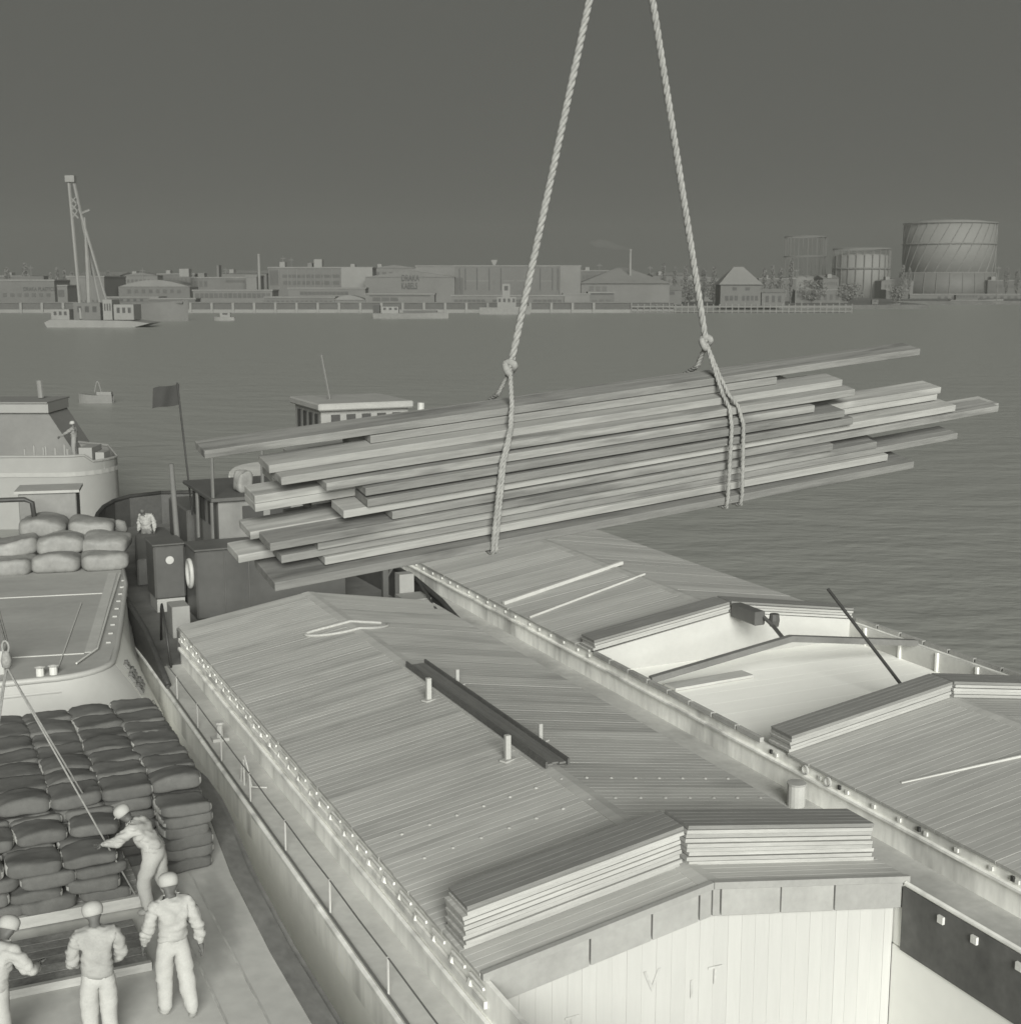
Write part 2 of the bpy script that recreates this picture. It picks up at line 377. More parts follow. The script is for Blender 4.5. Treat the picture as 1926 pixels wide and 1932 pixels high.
# open hold in front of the bulkhead
MB().box(5.9, 12.0, 3, 13.55, -.85, -.8).build('hold_floor', HOLDW, A)
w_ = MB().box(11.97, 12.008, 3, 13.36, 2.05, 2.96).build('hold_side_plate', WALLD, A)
for y in (12.55, 11.95, 11.2):
    MB().box(11.93, 11.969, y, y + .1, 2.78, 2.88).build('hold_lug', WEDGE, w_)
MB().box(12.0, 12.06, 3, 13.55, -.8, 2.045).build('hold_side', HOLDW, A)
MB().box(5.84, 5.895, 3, 13.55, -.8, 2.05).build('hold_side', HOLDW, A)
MB().tube([(12.02, 3, 3.0), (12.02, 13.36, 3.0)], .035, 6).build('coaming_rail', COAM, A)
# wire rail with stanchions, on the left side
ys = [14.95, 17.4, 19.75, 22.0, 24.2, 26.3, 28.4]
rail = MB().tube([(5.19, 5, 2.68), (5.19, 9, 2.66)] + [(5.19, y + d, 2.665 - (.012 if d else 0)) for y in [12.4] + ys for d in (0, 1.1)], .012, 5).build('rail_wire', WIRE, A)
MB().tube([(5.17, 5, 2.17), (5.17, 31, 2.17)], .02, 5).build('deck_edge_bar', WIRE, A)
for y in ys: MB().tube([(5.19, y, 2.12), (5.19, y, 2.68)], .016, 6).build('stanchion', STAN, rail)
# mooring fittings on the left side deck
c_ = MB().box(-.16, .16, -.12, .12, 0, .06).lathe([(.07, .06), (.06, .3), (.09, .32), (.09, .37)], (0, 0, 0), 10)
inst('mooring_bitt', c_.mesh('mooring_bitt', STAN), (5.45, 25.5, 2.137), (0, 0, 0), A)
MB().tube([(5.3, 22.9, 2.1), (5.3, 22.9, 2.62), (5.3, 22.82, 2.7), (5.3, 22.7, 2.62), (5.36, 22.6, 2.2), (5.62, 22.55, 2.16)], .02, 6).build('davit_hook', STAN, A)
MB().tube([(5.3, 23.15, 2.1), (5.28, 23.0, 2.45), (5.3, 22.9, 2.6)], .02, 6).build('davit_brace', STAN, A)
# stern: bulwark, deckhouses, wheelhouse
bl = [p for p in aL if p[1] >= 28]; bl = [(VL + .03, 29.4), (VL + .03, 30.6), (VL + .03, 32.0)] + [p for p in aL if p[1] > 33]
zz = [2.2, 2.5, 2.8] + [2.98 + .03 * i for i in range(len(bl) - 3)]
bwk = MB().strip(bl, 2.1, zz, .07).build('bulwark', gm('bulwark_paint', .075, .25, 1, .5, (1, .4, 1)), A)
MB().tube([(p[0], p[1], z + .02) for p, z in zip(bl, zz)], .075, 8).build('bulwark_rail', IRON, bwk, smooth=True)
br = [(17.9 - p[0], p[1]) for p in bl]
b2 = MB().strip(br, 2.1, zz, .07).build('bulwark', gm('bulwark_paint', .075), A)
MB().tube([(p[0], p[1], z + .02) for p, z in zip(br, zz)], .075, 8).build('bulwark_rail', IRON, b2, smooth=True)
MB().tube([(5.55, 31.0, 2.14), (5.5, 31.1, 2.9), (5.55, 31.6, 3.15), (5.75, 33.0, 3.2), (5.8, 33.4, 3.0), (5.8, 33.6, 2.14)], .03, 8).build('grab_rail', IRON, A, smooth=True)
MB().box(5.95, 6.75, 31.5, 32.3, 2.14, 2.75).build('deck_locker', gm('locker_white', .27, .06, 1), A, bev=.015)
MB().box(6.1, 6.55, 33.6, 34.3, 2.14, 2.95).build('deck_locker', gm('locker_white', .27), A, bev=.015)
def house(name, x0, x1, y0, y1, z0, z1, mat):
    h = MB().box(x0, x1, y0, y1, z0, z1).build(name, mat, A, bev=.05)
    MB().box(x0 - .03, x1 + .03, y0 - .03, y1 + .03, z1, z1 + .05).build('house_top', DARKP, h, bev=.015)
    return h
h1 = house('deckhouse', 7.05, 11.2, 35.2, 36.5, 2.14, 4.0, MIDP)
for x in (7.80, 8.45): MB().box(x, x + .02, 35.165, 35.2, 2.2, 3.95).build('house_seam', DARKP, h1)
h2 = house('deckhouse', 6.2, 7.04, 36.5, 37.7, 2.5, 3.98, MIDP)
MB().box(6.25, 7.0, 36.55, 37.6, 2.14, 2.5).build('house_plinth', gm('plinth_white', .32, .05, 2), h2)
MB().lathe([(.11, 0), (.11, .03), (.02, .035)], n=14).build('porthole_disc', STAN, None)
po = bpy.data.objects['porthole_disc']; po.parent = h2; po.rotation_euler = (R(90), 0, 0); po.location = (6.62 - BASE[A.name][0], 36.49 - BASE[A.name][1], 3.58)
lb = []
for i in range(24):
    a = i / 24 * 2 * math.pi; lb.append((7.0, 35.75 + .30 * math.cos(a), 3.32 + .36 * math.sin(a)))
MB().tube(lb, .06, 8, True).build('lifebuoy', STAN, h1, smooth=True)
wh = MB().box(8.22, 10.9, 37.55, 41.0, 2.14, 4.92).build('wheelhouse', gm('wheelhouse_panel', .19, .12, .7, .6, stain=.15, sstretch=(2, 1, .4)), A)
MB().box(8.0, 11.1, 37.4, 41.4, 4.92, 5.03).build('wheelhouse_roof', gm('wheelhouse_roof_paint', .09, .12, 1), wh, bev=.02)
for x in (8.9, 9.7): MB().box(x, x + .6, 37.52, 37.549, 4.2, 4.75).build('window', FARD, wh)
for y in (38.1, 39.2, 40.2): MB().box(8.19, 8.219, y, y + .7, 4.1, 4.75).build('window', FARD, wh)
for x, y, z0, z1 in ((8.02, 37.44, 3.9, 4.92), (8.02, 39.4, 3.6, 4.92), (8.10, 37.6, 5.03, 6.3), (9.6, 37.9, 5.03, 6.3)):
    MB().tube([(x, y, z0), (x, y, z1)], .05, 6).build('awning_post', gm('post_grey', .13, .1, 2), wh)
MB().tube([(7.17, 38.0, 2.14), (7.13, 38.0, 3.9), (7.05, 38.0, 6.0)], [.09, .085, .07], 8).build('pole', gm('pole_grey', .13, .1, 2), A, smooth=True)
MB().prism([(6.3, 40), (8.0, 40), (8.1, 45.2), (7.4, 45.6), (6.9, 44)], 2.14, 2.95).build('after_house', DARKP, A, bev=.05)
MB().box(8.3, 10.5, 42.5, 45.5, 2.14, 3.9).build('after_house', DARKP, A, bev=.05)
# ensign on its staff
stf = MB().tube([(8.3, 41.6, 3.9), (8.0, 41.6, 8.0)], .03, 6).build('flagstaff', IRON, A)
fb = MB(); nx, nz = 14, 7; g = []
for side in (0, 1):
    for i in range(nx + 1):
        for j in range(nz + 1):
            t, s = i / nx, j / nz
            g.append((8.02 - .78 * t + .05 * s, 41.6 + .09 * math.sin(t * 7 + s) * t + side * .008, 7.97 - .16 * t * t - (.64 - .03 * t) * (1 - s) - .04 * math.sin(t * 5)))
W1 = (nx + 1) * (nz + 1); fs = []
for i in range(nx):
    for j in range(nz):
        a = i * (nz + 1) + j; q = [a, a + 1, a + nz + 2, a + nz + 1]; fs += [q, [W1 + k for k in q[::-1]]]
fb.add(g, fs).build('flag', FLAGM, stf, smooth=True)
# gear at the far right corner of the hatch
MB().box(11.35, 11.5, 32.6, 32.75, 2.14, 3.9).build('post', MIDP, A)
MB().tube([(11.43, 32.67, 3.35), (11.8, 32.67, 3.9)], .04, 6).build('post_brace', MIDP, A)
MB().box(11.6, 12.3, 31.6, 32.4, 2.14, 3.02).box(11.75, 12.15, 32.45, 32.8, 2.14, 3.5).build('deck_locker', gm('locker_white', .27), A)
MB().tube([(12.35, 33.6, 3.3), (12.3, 32.6, 3.25), (12.2, 31.6, 3.1), (12.0, 30.7, 3.02), (11.85, 30.15, 3.1)], .035, 6).build('hose', IRON, A, smooth=True)

# ---- barge B on the right
BL, BRR = 12.85, 21.3
B = thing('cargo_barge', 'wide cargo barge on the right with bright open hold between stacked hatch boards', 'barge', (17.0, 24, 0), AXIS)
bL, bR = outline(BL, BRR, 4, 50, 64)
hull(B, bL, bR, 2.45, HULLA, HULLW, 1.2)
MB().box(BL + .02, 13.5, 4, 50, 2.40, 2.458).build('side_deck', gm('deck_paint_b', .44, .2, .8, .8, stain=.2, sstretch=(.8, .5, .5)), B)
MB().box(20.5, BRR - .02, 4, 50, 2.40, 2.458).build('side_deck', DECKA, B)
ad = [(p[0] + .02 if p[0] < 17 else p[0] - .02, p[1]) for p in [(BL, 48.2)] + [q for q in bL if q[1] > 48.2] + [q for q in bR[::-1] if q[1] > 48.2][1:] + [(BRR, 48.2)]]
MB().prism(ad, 2.40, 2.462).build('after_deck', DECKA, B)
HF, HB = 18.75, 25.0            # open hold, near and far end
for s, x0, x1 in ((0, 13.5, 13.56), (1, 20.44, 20.5)):
    c = MB().box(x0, x1, 4, 48.2, 2.38, 3.05).build('coaming', COAMB, B)
    xo = x0 - .035 if s == 0 else x1 + .035
    MB().tube([(xo, 4, 2.86), (xo, 48.2, 2.86)], .04, 6).build('moulding', COAMB, c)
    seg = MB().box(xo - .03, xo + .055, 0, .72, 3.052, 3.14).mesh('coaming_segment', gm('coaming_segment_paint', .33, .2, 2, rnd=.1))
    for i in range(8): inst('coaming_segment', seg, (0 + BASE[B.name][0] * 0, HF + .02 + i * .78, 0), (0, 0, 0), c)
    if s == 0:
        cl = MB().box(-.03, 0, 0, .07, 0, .06).mesh('coaming_clip', WEDGE); cd_ = MB().box(-.035, 0, 0, .05, 0, .07).mesh('coaming_clip_dark', IRON)
        for i in range(16):
            inst('coaming_clip', cl, (xo + .03, 9 + i * .62 + random.uniform(-.1, .1), 2.93), (0, 0, 0), c)
            if i % 3 == 0: inst('coaming_clip', cd_, (xo + .028, 9.16 + i * .62, 2.94), (0, 0, 0), c)
        for i in range(26): inst('coaming_clip', cl, (xo + .03, 25.2 + i * .62 + random.uniform(-.1, .1), 2.95), (0, 0, 0), c)
hatch_roof(B, 7.2, 18.0, 13.46, 20.54, 3.06, 3.58, ROOFB)
hatch_roof(B, 25.2, 48.0, 13.46, 20.54, 3.06, 3.58, ROOFB)
MB().prism([(13.52, 2.4), (20.5, 2.4), (20.5, 3.06), (17, 3.56), (13.52, 3.06)], 48.05, 48.15, 'y').build('hatch_end', COAM, B)
# the hold: added high floor to catch sun, shade painted white, gable ends
hf = MB().box(13.56, 20.44, HF - .6, HB + .1, 2.52, 2.58).build('hold_floor', HOLDW, B)  # added high floor to catch sun, in the shade white
mh = MB().box(0, 6.86, 0, .326, 0, .03).mesh('hold_board', HOLDB)  # boards of the added high floor, white in place of shade
for i in range(21): inst('hold_board', mh, (13.57, HF - .55 + i * .328, 2.582 + random.uniform(0, .001)), (0, 0, 0), hf)
MB().prism([(13.57, 2.6), (20.43, 2.6), (20.43, 3.10), (17, 3.62), (13.57, 3.10)], HB + .02, HB + .08, 'y').build('hold_end', gm('hold_end_white', .44, .06, 1), B)
for v, t in ((20.38, 0),):
    w_ = MB().box(v, v + .05, HF - .6, HB + .1, 2.6, 3.04).build('hold_side_plate', gm('hold_side_grey', .5, .12, 1), B)
    for y in (19.6, 20.8, 22.0, 23.2, 24.4): MB().box(v - .05, v, y, y + .06, 2.62, 3.04).build('hold_rib', HOLDW, w_)
# strongback across the hold
sb = MB()
for a, b, za, zb in ((13.58, 17, 3.02, 3.50), (17, 20.42, 3.50, 3.02)):
    sb.add([(a, 22.70, za), (b, 22.70, zb), (b, 22.84, zb), (a, 22.84, za), (a, 22.70, za + .13), (b, 22.70, zb + .13), (b, 22.84, zb + .13), (a, 22.84, za + .13)],
           [(3, 2, 1, 0), (4, 5, 6, 7), (0, 1, 5, 4), (1, 2, 6, 5), (2, 3, 7, 6), (3, 0, 4, 7)])
sb.build('strongback', gm('strongback_paint', .16, .15, 2), B)
MB().tube([(16.9, 22.9, 3.55), (17.15, 23.6, 3.62), (17.2, 24.2, 3.78)], .045, 6).build('strongback_strut', DARKP, B)
bx_ = MB().box(16.95, 17.22, 24.0, 24.95, 3.55, 3.86).build('winch_box', DARKP, B, bev=.02)
MB().lathe([(.02, -.14), (.1, -.14), (.12, 0), (.1, .14), (.02, .14)], (17.35, 23.85, 3.68), 10).build('winch_drum', MIDP, bx_)
# wheelhouse at the stern
whb = MB().box(16.9, 20.9, 56.3, 60.3, 2.46, 5.55).build('wheelhouse', gm('wheelhouse_b_paint', .24, .12, 1), B)
MB().box(16.7, 21.05, 55.95, 60.6, 5.55, 5.86).build('wheelhouse_roof', gm('wheelhouse_b_roof', .30, .1, 1), whb, bev=.06)
for i in range(5): MB().box(17.35 + i * .7, 17.75 + i * .7, 56.25, 56.299, 4.6, 5.35).build('window', FARD, whb)
for i in range(4): MB().box(16.85, 16.899, 56.6 + i * .9, 57.1 + i * .9, 4.5, 5.35).build('window', FARD, whb)
MB().tube([(17.9, 58.2, 5.86), (17.55, 58.2, 7.85)], .05, 6).build('mast', gm('mast_grey', .15, .1, 1), whb)
MB().tube([(21.0, 55.0, 2.46), (21.0, 55.0, 5.5)], .11, 8).tube([(21.0, 55.0, 5.5), (21.02, 55.0, 5.85)], .15, 8).build('exhaust_pipe', STAN, B)
MB().box(14.2, 19.8, 50.2, 54.5, 2.46, 3.9).build('deckhouse', COAM, B, bev=.05)
# mooring bollard and eye bolts beside the near stack
MB().lathe([(.15, 0), (.15, .36), (.13, .37)], (13.18, 17.35, 2.458), 16).build('bollard', STAN, B)
MB().lathe([(.16, .371), (.16, .40), (.02, .41)], (13.18, 17.35, 2.458), 16).build('bollard_top', gm('bollard_top_paint', .32, .1, 4), B)
for y in (17.45, 16.85):
    MB().tube([(13.42, y + .07 * math.cos(a), 3.0 + .07 * math.sin(a)) for a in [i / 12 * 2 * math.pi for i in range(12)]], .018, 6, True).build('ring_bolt', STAN, B)

# ------------------------------------------------------------------ loose things on the barges
def fw(v, u, z): return Matrix.Rotation(AXIS, 4, 'Z') @ Vector((v, u, z))
def hatch_stack(v0, v1, vm, y0, ze, zr, n, where, th=.062, lefty=0):
    a = math.atan2(zr - ze, vm - v0); L = math.hypot(vm - .04 - v0, zr - ze)
    me1 = board_mesh('hatch_board', L, .60, th - .012, 5, STACK); me2 = board_mesh('hatch_board', L, .60, th - .012, 5, STACKTOP)
    for side in (0, 1):
        for k in range(n):
            me = me2 if k == n - 1 else me1
            dv, dy = random.uniform(-.03, .03), random.uniform(-.018, .018)
            z = ze + .065 + k * th
            pos = 'topmost' if k == n - 1 else 'lowest' if k == 0 else ORD[n - 1 - k] + ' from the top'
            if side == 0: o = inst('hatch_board', me, (v0 + dv, y0 + dy, z), (0, -a, 0), None, AXIS)
            else: o = inst('hatch_board', me, (v1 + dv, y0 + .6 + dy, z), (0, -a, math.pi), None, AXIS)
            o.rotation_euler = (Matrix.Rotation(AXIS, 3, 'Z') @ (Matrix.Rotation(0 if side == 0 else math.pi, 3, 'Z') @ Matrix.Rotation(-a, 3, 'Y'))).to_euler()
            tag(o, 'hatch board, %s, %s half of stack %s' % (pos, 'left' if side == 0 else 'right', where), 'hatch board', 'stacked hatch boards')
hatch_stack(5.86, 11.98, 8.92, 14.02, 3.0, 3.50, 9, 'at the picture bottom')
hatch_stack(13.48, 20.5, 17.0, 17.95, 3.06, 3.58, 5, 'before the open hold')
hatch_stack(13.5, 20.46, 17.0, 25.02, 3.06, 3.58, 4, 'behind the open hold')
def plank(name, label, cat, p0, p1, wd, th, mat, group=None):
    p0, p1 = Vector(p0), Vector(p1); d = p1 - p0; L = d.length
    o = inst(name, MB().box(0, L, -wd / 2, wd / 2, 0, th).mesh(name, mat, bev=.006), p0)
    x = d.normalized(); y = Vector((0, 0, 1)).cross(x).normalized(); z = x.cross(y)
    o.rotation_euler = Matrix((x, y, z)).transposed().to_euler(); return tag(o, label, cat, group)
gp = thing('gangplank', 'long dark gangplank with raised edges lying along the ridge between white stakes', 'gangplank', (9.03, 21, 3.585), AXIS)
for i in range(3): MB().box(8.865 + i * .115, 8.865 + i * .115 + .112, 17.95 + .04 * (i == 1), 24.05, 3.60, 3.63).build('plank', RIDGEP, gp)
for x in (8.83, 9.215): MB().box(x, x + .035, 17.9, 24.1, 3.585, 3.69).build('edge_rail', gm('ridge_rail', .11, .2, 2), gp)
for y in (18.4, 20.2, 22, 23.7): MB().box(8.87, 9.21, y, y + .06, 3.582, 3.599).build('cross_batten', RIDGEP, gp)
plank('batten', 'pale batten across the far hatch roof, nearest to the hanging timber', 'batten', fw(13.5, 29.75, 3.12), fw(17.3, 30.55, 3.66), .10, .09, gm('pale_batten', .45, .1, 2))
plank('batten', 'thin pale batten across the far hatch roof, nearer to the open hold', 'batten', fw(13.5, 28.25, 3.12), fw(17.2, 29.2, 3.65), .05, .05, gm('pale_batten', .45))
plank('plank', 'short grey plank lying on the bright floor of the open hold', 'plank', fw(14.4, 23.35, 2.63), fw(16.45, 23.5, 2.63), .42, .06, SLAB)
plank('spar', 'dark slanting spar leaning over the right side of the open hold', 'spar', fw(18.1, 20.5, 2.95), fw(17.45, 22.2, 4.70), .055, .055, IRON)
plank('batten', 'pale batten lying on the near right hatch roof', 'batten', fw(14.1, 15.9, 3.18), fw(16.9, 15.2, 3.62), .05, .04, gm('pale_batten', .45))
pin = MB().box(-.045, .045, -.045, .045, 0, .42).mesh('stake', STAN, bev=.008); pinb = MB().box(-.13, .13, -.07, .07, 0, .03).mesh('foot', STAN)
for (v, u, h), lab in (((8.55, 22.15, 1), 'white stake left of the dark ridge plank, farther from the camera'), ((8.55, 18.7, 1), 'white stake left of the dark ridge plank, nearer to the camera'),
                       ((9.38, 22.8, .75), 'white stake right of the dark ridge plank, farther from the camera'), ((9.42, 19.3, .75), 'white stake right of the dark ridge plank, nearer to the camera')):
    z = roofz(v) + .045
    t = thing('stake', lab, 'stake', (v, u, z), AXIS, 'stakes on the hatch roof'); o = inst('post', pin, (v, u, z), (0, 0, 0), t); o.scale = (h, h, h); inst('foot', pinb, (v, u - .03, z + .002), (0, 0, .4), t)
pts = []
for i in range(61):
    a = i / 60 * 2 * math.pi * .93 + .5
    v = 8.85 + .95 * math.cos(a); u = 27.75 + .33 * math.sin(a) + .12 * math.cos(2 * a)
    pts.append(fw(v, u, roofz(v) + .075))
tag(MB().tube(pts, .032, 6).build('rope', gm('pale_rope', .40, .2, 20, .9), smooth=True), 'loop of pale rope lying across the ridge of the hatch roof', 'rope')

# ------------------------------------------------------------------ hanging timber and its two rope slings
TO = Vector((-1.73, 7.6, 10.06))
TT = Vector((.881, .4625, .084)).normalized(); TN = Vector((.4648, -.8854, 0)); TW = TN.cross(TT); TW = TW if TW.z > 0 else -TW
RHO = R(11)                                  # the load hangs rolled towards the camera
TN, TW = TN * math.cos(RHO) - TW * math.sin(RHO), TW * math.cos(RHO) + TN * math.sin(RHO)
def tp(s, n, w_): return TO + TT * s + TN * n + TW * w_
TROT = Matrix((TT, -TN, TW)).transposed().to_euler()
TIMBD = gm('sunlit_timber_dark', .20, .30, 1.0, .8, (1.2, 22, 22), rnd=.12, bump=.3, stain=.35, sstretch=(1.6, 8, 8))  # darker boards, for variety and to paint in sunlit tops (negative tones)
TIMBP = gm('shaded_timber_pale', .30, .20, 1.0, .8, (1.2, 22, 22), rnd=.12, bump=.2, stain=.25, sstretch=(1.1, 9, 9))  # paler boards, for variety and to paint in shaded tops and recesses
def timber(s0, s1, n, wtop, label, wd=.2, th=.049, yaw=0.0, mat=None):
    me = MB().box(0, s1 - s0, 0, wd, -th, 0).mesh('timber_board', mat or TIMB, bev=.003)
    o = inst('timber_board', me, tp(s0, n, wtop)); o.rotation_euler = TROT
    yaw = random.uniform(-.006, .006)
    if yaw: o.rotation_euler = (Matrix((TT, -TN, TW)).transposed() @ Matrix.Rotation(yaw, 3, 'Z')).to_euler()
    return tag(o, label, 'board', 'boards in the hanging load')
FRONT = [ # start, end, how far forward, top, width, what tells it apart
 (0, 5.41, 0, 0, 0.2, 'topmost timber board of the hanging load, jutting out at its upper left'),
 (1.01, 4.07, 0, -0.055, 0.2, 'second timber board from the top of the hanging load, starting well inside its left end'),
 (0.34, 4.58, 0.1, -0.108, 0.2, 'timber board two below the topmost one in the hanging load, with wide pale top'),
 (0.38, 4.62, 0.19, -0.158, 0.2, 'timber board of the hanging load just under the wide pale one'),
 (0.64, 4.25, 0.22, -0.225, 0.2, 'timber board in the upper middle of the load, left end set back at its front'),
 (0.26, 5.6, 0.05, -0.3, 0.2, 'upper of two flush timber boards jutting out left and right of the load'),
 (0.26, 5.58, 0.05, -0.351, 0.2, 'lower of two flush timber boards jutting out left and right of the load'),
 (0.87, 4.5, 0.25, -0.284, 0.2, 'timber board in the middle of the load with dark strip above it, upper one'),
 (0.88, 4.6, 0.25, -0.356, 0.2, 'timber board in the middle of the load with dark strip above it, lower one'),
 (0.74, 5.65, 0.22, -0.414, 0.2, 'timber board of the load under the two set back boards, reaching far right'),
 (1.05, 6.1, 0.22, -0.475, 0.2, 'timber board starting farthest inside the left end, reaching out right of the load'),
 (0.23, 6.3, 0.02, -0.532, 0.22, 'longest timber board, jutting out at left and running off toward the right edge'),
 (0.28, 4.45, 0.23, -0.534, 0.2, 'timber board with knotty stained top jutting out at the left of the load'),
 (0.58, 4.9, 0.2, -0.595, 0.2, 'timber board of the load under the knotty stained one, left end set back'),
 (0.15, 5.1, 0.02, -0.667, 0.22, 'timber board jutting out farthest at the lower left of the load'),
 (0.36, 5.72, 0.18, -0.646, 0.2, 'timber board of the hanging load, third from the bottom at its front'),
 (0.62, 5.0, 0.2, -0.699, 0.2, 'timber board second from the bottom of the load, left end set back'),
 (0.28, 5.2, 0.28, -0.763, 0.38, 'lowest timber board at the front of the hanging load'),
]
for i, (s0, s1, n, wt, wd, lab) in enumerate(FRONT): timber(s0, s1, n, wt, lab, wd, .055 if i == 17 else .049, 0, TIMBD if i in (0, 7, 12) else TIMBP if i in (2, 5, 6, 9, 14, 16) else TIMB)
fill = []
for k in range(13):
    wt = -.112 - k * .0515
    if k > 0: fill.append((random.uniform(.5, 1.0), random.uniform(4.3, 4.9), -.205, wt))
    if k > 2: fill.append((random.uniform(.5, 1.1), random.uniform(4.3, 4.9), -.41, wt))
fill += [(.5, 4.6, -.012, -.165), (.9, 4.3, .015, -.237), (.9, 4.4, .012, -.412), (.85, 4.4, .012, -.47), (.8, 4.4, .0, -.607), (.7, 4.5, -.01, -.73), (.5, 4.7, -.12, -.785), (.6, 4.7, -.33, -.785)]
ORD += ['thirteenth', 'fourteenth', 'fifteenth', 'sixteenth', 'seventeenth']
rows_ = {}
for (s0, s1, n, wt) in sorted(fill, key=lambda q: -q[3]):
    wh_ = 'at the back of the hanging load' if n < -.25 else 'behind the middle of the hanging load' if n < -.05 else 'just behind the front of the hanging load'
    k = rows_.get(wh_, 0); rows_[wh_] = k + 1
    timber(s0, s1, n, wt, 'inner timber board %s, %s from the top' % (wh_, ORD[k]), .2, .049, 0, TIMBP)
def twisted(pts, r, mat_name, name, mat, parent, pitch=.14, n=6, strands=3):
    """rope laid from three strands along a path"""
    P = [Vector(p) for p in pts]; seg = []
    for a, b in zip(P[:-1], P[1:]):
        m = max(2, int((b - a).length / .022)); seg += [a.lerp(b, i / m) for i in range(m)]
    seg.append(P[-1]); mb = MB(); d = 0
    lines = [[] for _ in range(strands)]; prev = None
    for i, p in enumerate(seg):
        t = (seg[min(i + 1, len(seg) - 1)] - seg[max(i - 1, 0)]).normalized()
        a = prev if prev is not None else Vector((1, 0, 0)); a = (a - t * a.dot(t)).normalized(); prev = a; b = t.cross(a)
        if i: d += (p - seg[i - 1]).length
        for k in range(strands):
            an = 2 * math.pi * (d / pitch + k / strands); lines[k].append(p + (a * math.cos(an) + b * math.sin(an)) * r * .52)
    for l in lines: mb.tube(l, r * .56, n)
    return mb.build(name, mat, parent, smooth=True)
HOOK = Vector((.71, 8.9, 13.74))
def sling(sk, sb, spread, label, tail):
    t = thing('rope_sling', label, 'rope sling', tuple(tp(sk, 0, -.8)), 0.0, 'slings round the timber load')
    K = tp(sk, -.143, .212)
    twisted([K, HOOK], .0235, '', 'hoist_rope', ROPE, t, .17)
    for j, ds in enumerate((-spread, spread)):
        s1 = sb + ds; prof = [(.012, .025), (.125, -.092), (.215, -.145), (.272, -.26), (.305, -.755), (.30, -.83), (.26, -.845), (-.5, -.87), (-.64, -.8), (-.64, -.25), (-.225, .025)]
        fr_ = [.2, .4, .6, .8, 1, 1, 1, .6, .3, .15, .12]
        path = [K] + [tp(sk + (s1 - sk) * fr_[i], a, b) for i, (a, b) in enumerate(prof)] + [K + TW * -.02]
        twisted(path, .0155, '', 'loop_strand', ROPE, t, .10, 5)
    # the eye where the hoisting rope bites
    c = K; ring = [c + TT * .028 * math.cos(a) + TN * .02 * math.sin(2 * a) + TW * (.038 * math.sin(a)) for a in [i / 14 * 2 * math.pi for i in range(14)]]
    MB().tube(ring, .024, 6, True).build('eye', ROPE, t, smooth=True)
    return t
sling(2.03, 1.70, .012, 'left rope sling carrying the hanging timber load', True)
sling(3.55, 3.55, .06, 'right rope sling carrying the hanging timber load, its strands spread apart', True)

# ------------------------------------------------------------------ lighter with sacks at the lower left
Fb = thing('lighter', 'flat deck lighter carrying stacked dark sacks at the lower left', 'lighter', (0, 15, 0), AXIS)
edge = [(4.22, 4), (4.22, 16), (4.30, 18.5), (4.47, 20.6), (4.52, 21.5), (4.50, 22.6), (4.3, 24.0), (3.6, 25.2), (2.0, 25.8), (-1.0, 26.0), (-5.0, 26.0), (-5.0, 4)]
MB().prism(edge, 2.28, 2.5).build('deck', FDECK, Fb)
MB().prism([(p[0] * .985, p[1]) for p in edge], -.6, 2.28).build('hull', HULLA, Fb)
ed = edge[:9]
MB().strip([(p[0] - .13, p[1]) for p in ed], 2.495, 2.53, .26).build('edge_plank', FEDGE, Fb)
MB().strip([(p[0] + .03, p[1]) for p in ed], 2.2, 2.5, .10).build('rubbing_strake', FEDGE, Fb)
for x in (3.5, 3.05): MB().box(x, x + .03, 4, 19, 2.5, 2.506).build('deck_seam', gm('deck_seam_dirt', .40, .4, 1.2, .9, (4, .6, 1)), Fb)

def sack_mesh(seed, sx=.372, sy=.318, sz=.095, mat=None):
    rnd = random.Random(seed); bm = bmesh.new(); bmesh.ops.create_cube(bm, size=2.0)
    bmesh.ops.subdivide_edges(bm, edges=bm.edges[:], cuts=9, use_grid_fill=True)
    ph = [rnd.uniform(0, 6) for _ in range(8)]; sk = rnd.uniform(-.06, .06)
    for v in bm.verts:
        x, y, z = v.co
        q = (abs(x) ** 9 + abs(y) ** 9 + abs(z) ** 4.5) ** (1 / 7.0); k = 1 / max(q, .62)
        x, y, z = x * k, y * k, z * k
        sag = .16 * math.sin(2.2 * x + ph[0]) + .12 * math.sin(2.6 * y + ph[1]) + .10 * math.sin(4 * x * y + ph[2])
        cr = noise.noise(Vector((x * 1.3 + ph[3], y * 4.5, z + ph[4]))) * .22 + noise.noise(Vector((x * 5 + ph[5], y * 1.8, z))) * .16
        edge = max(abs(x), abs(y)) ** 5
        z = z * (1 - .28 * abs(x) ** 4) + (sag + cr * (.5 + edge)) * (.8 if z > 0 else .35)
        pin = 1 - .10 * abs(x) ** 6 + .05 * noise.noise(Vector((x * 3 + ph[6], 0, ph[7])))
        v.co = (x * sx * (1 + .05 * noise.noise(Vector((y * 4 + ph[6], ph[5], 0)))) + sk * y * sy, y * sy * pin, z * sz)
    # end faces take the pale colour that paints in shaded gaps
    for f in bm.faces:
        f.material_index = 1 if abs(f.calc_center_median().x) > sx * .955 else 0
    me = bpy.data.meshes.new('sack'); bm.to_mesh(me); bm.free()
    for p in me.polygons: p.use_smooth = True
    me.materials.append(mat or SACK); me.materials.append(mat or GAP_SHADE); return me
GAP_SHADE = gm('sack_gap_shade', .38, .3, 12, .95)  # shade between sacks, pale as in a negative, painted on their ends
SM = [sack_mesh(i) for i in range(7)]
bgm = sack_mesh(90, .24, .22, .30, gm('pale_canvas', .22, .2, 4, .9))
tag(inst('canvas_bag', bgm, (9.15, 38.4, 5.32), (0, .1, .3), None, AXIS), 'round pale canvas bag standing on the dark wheelhouse roof', 'bag')
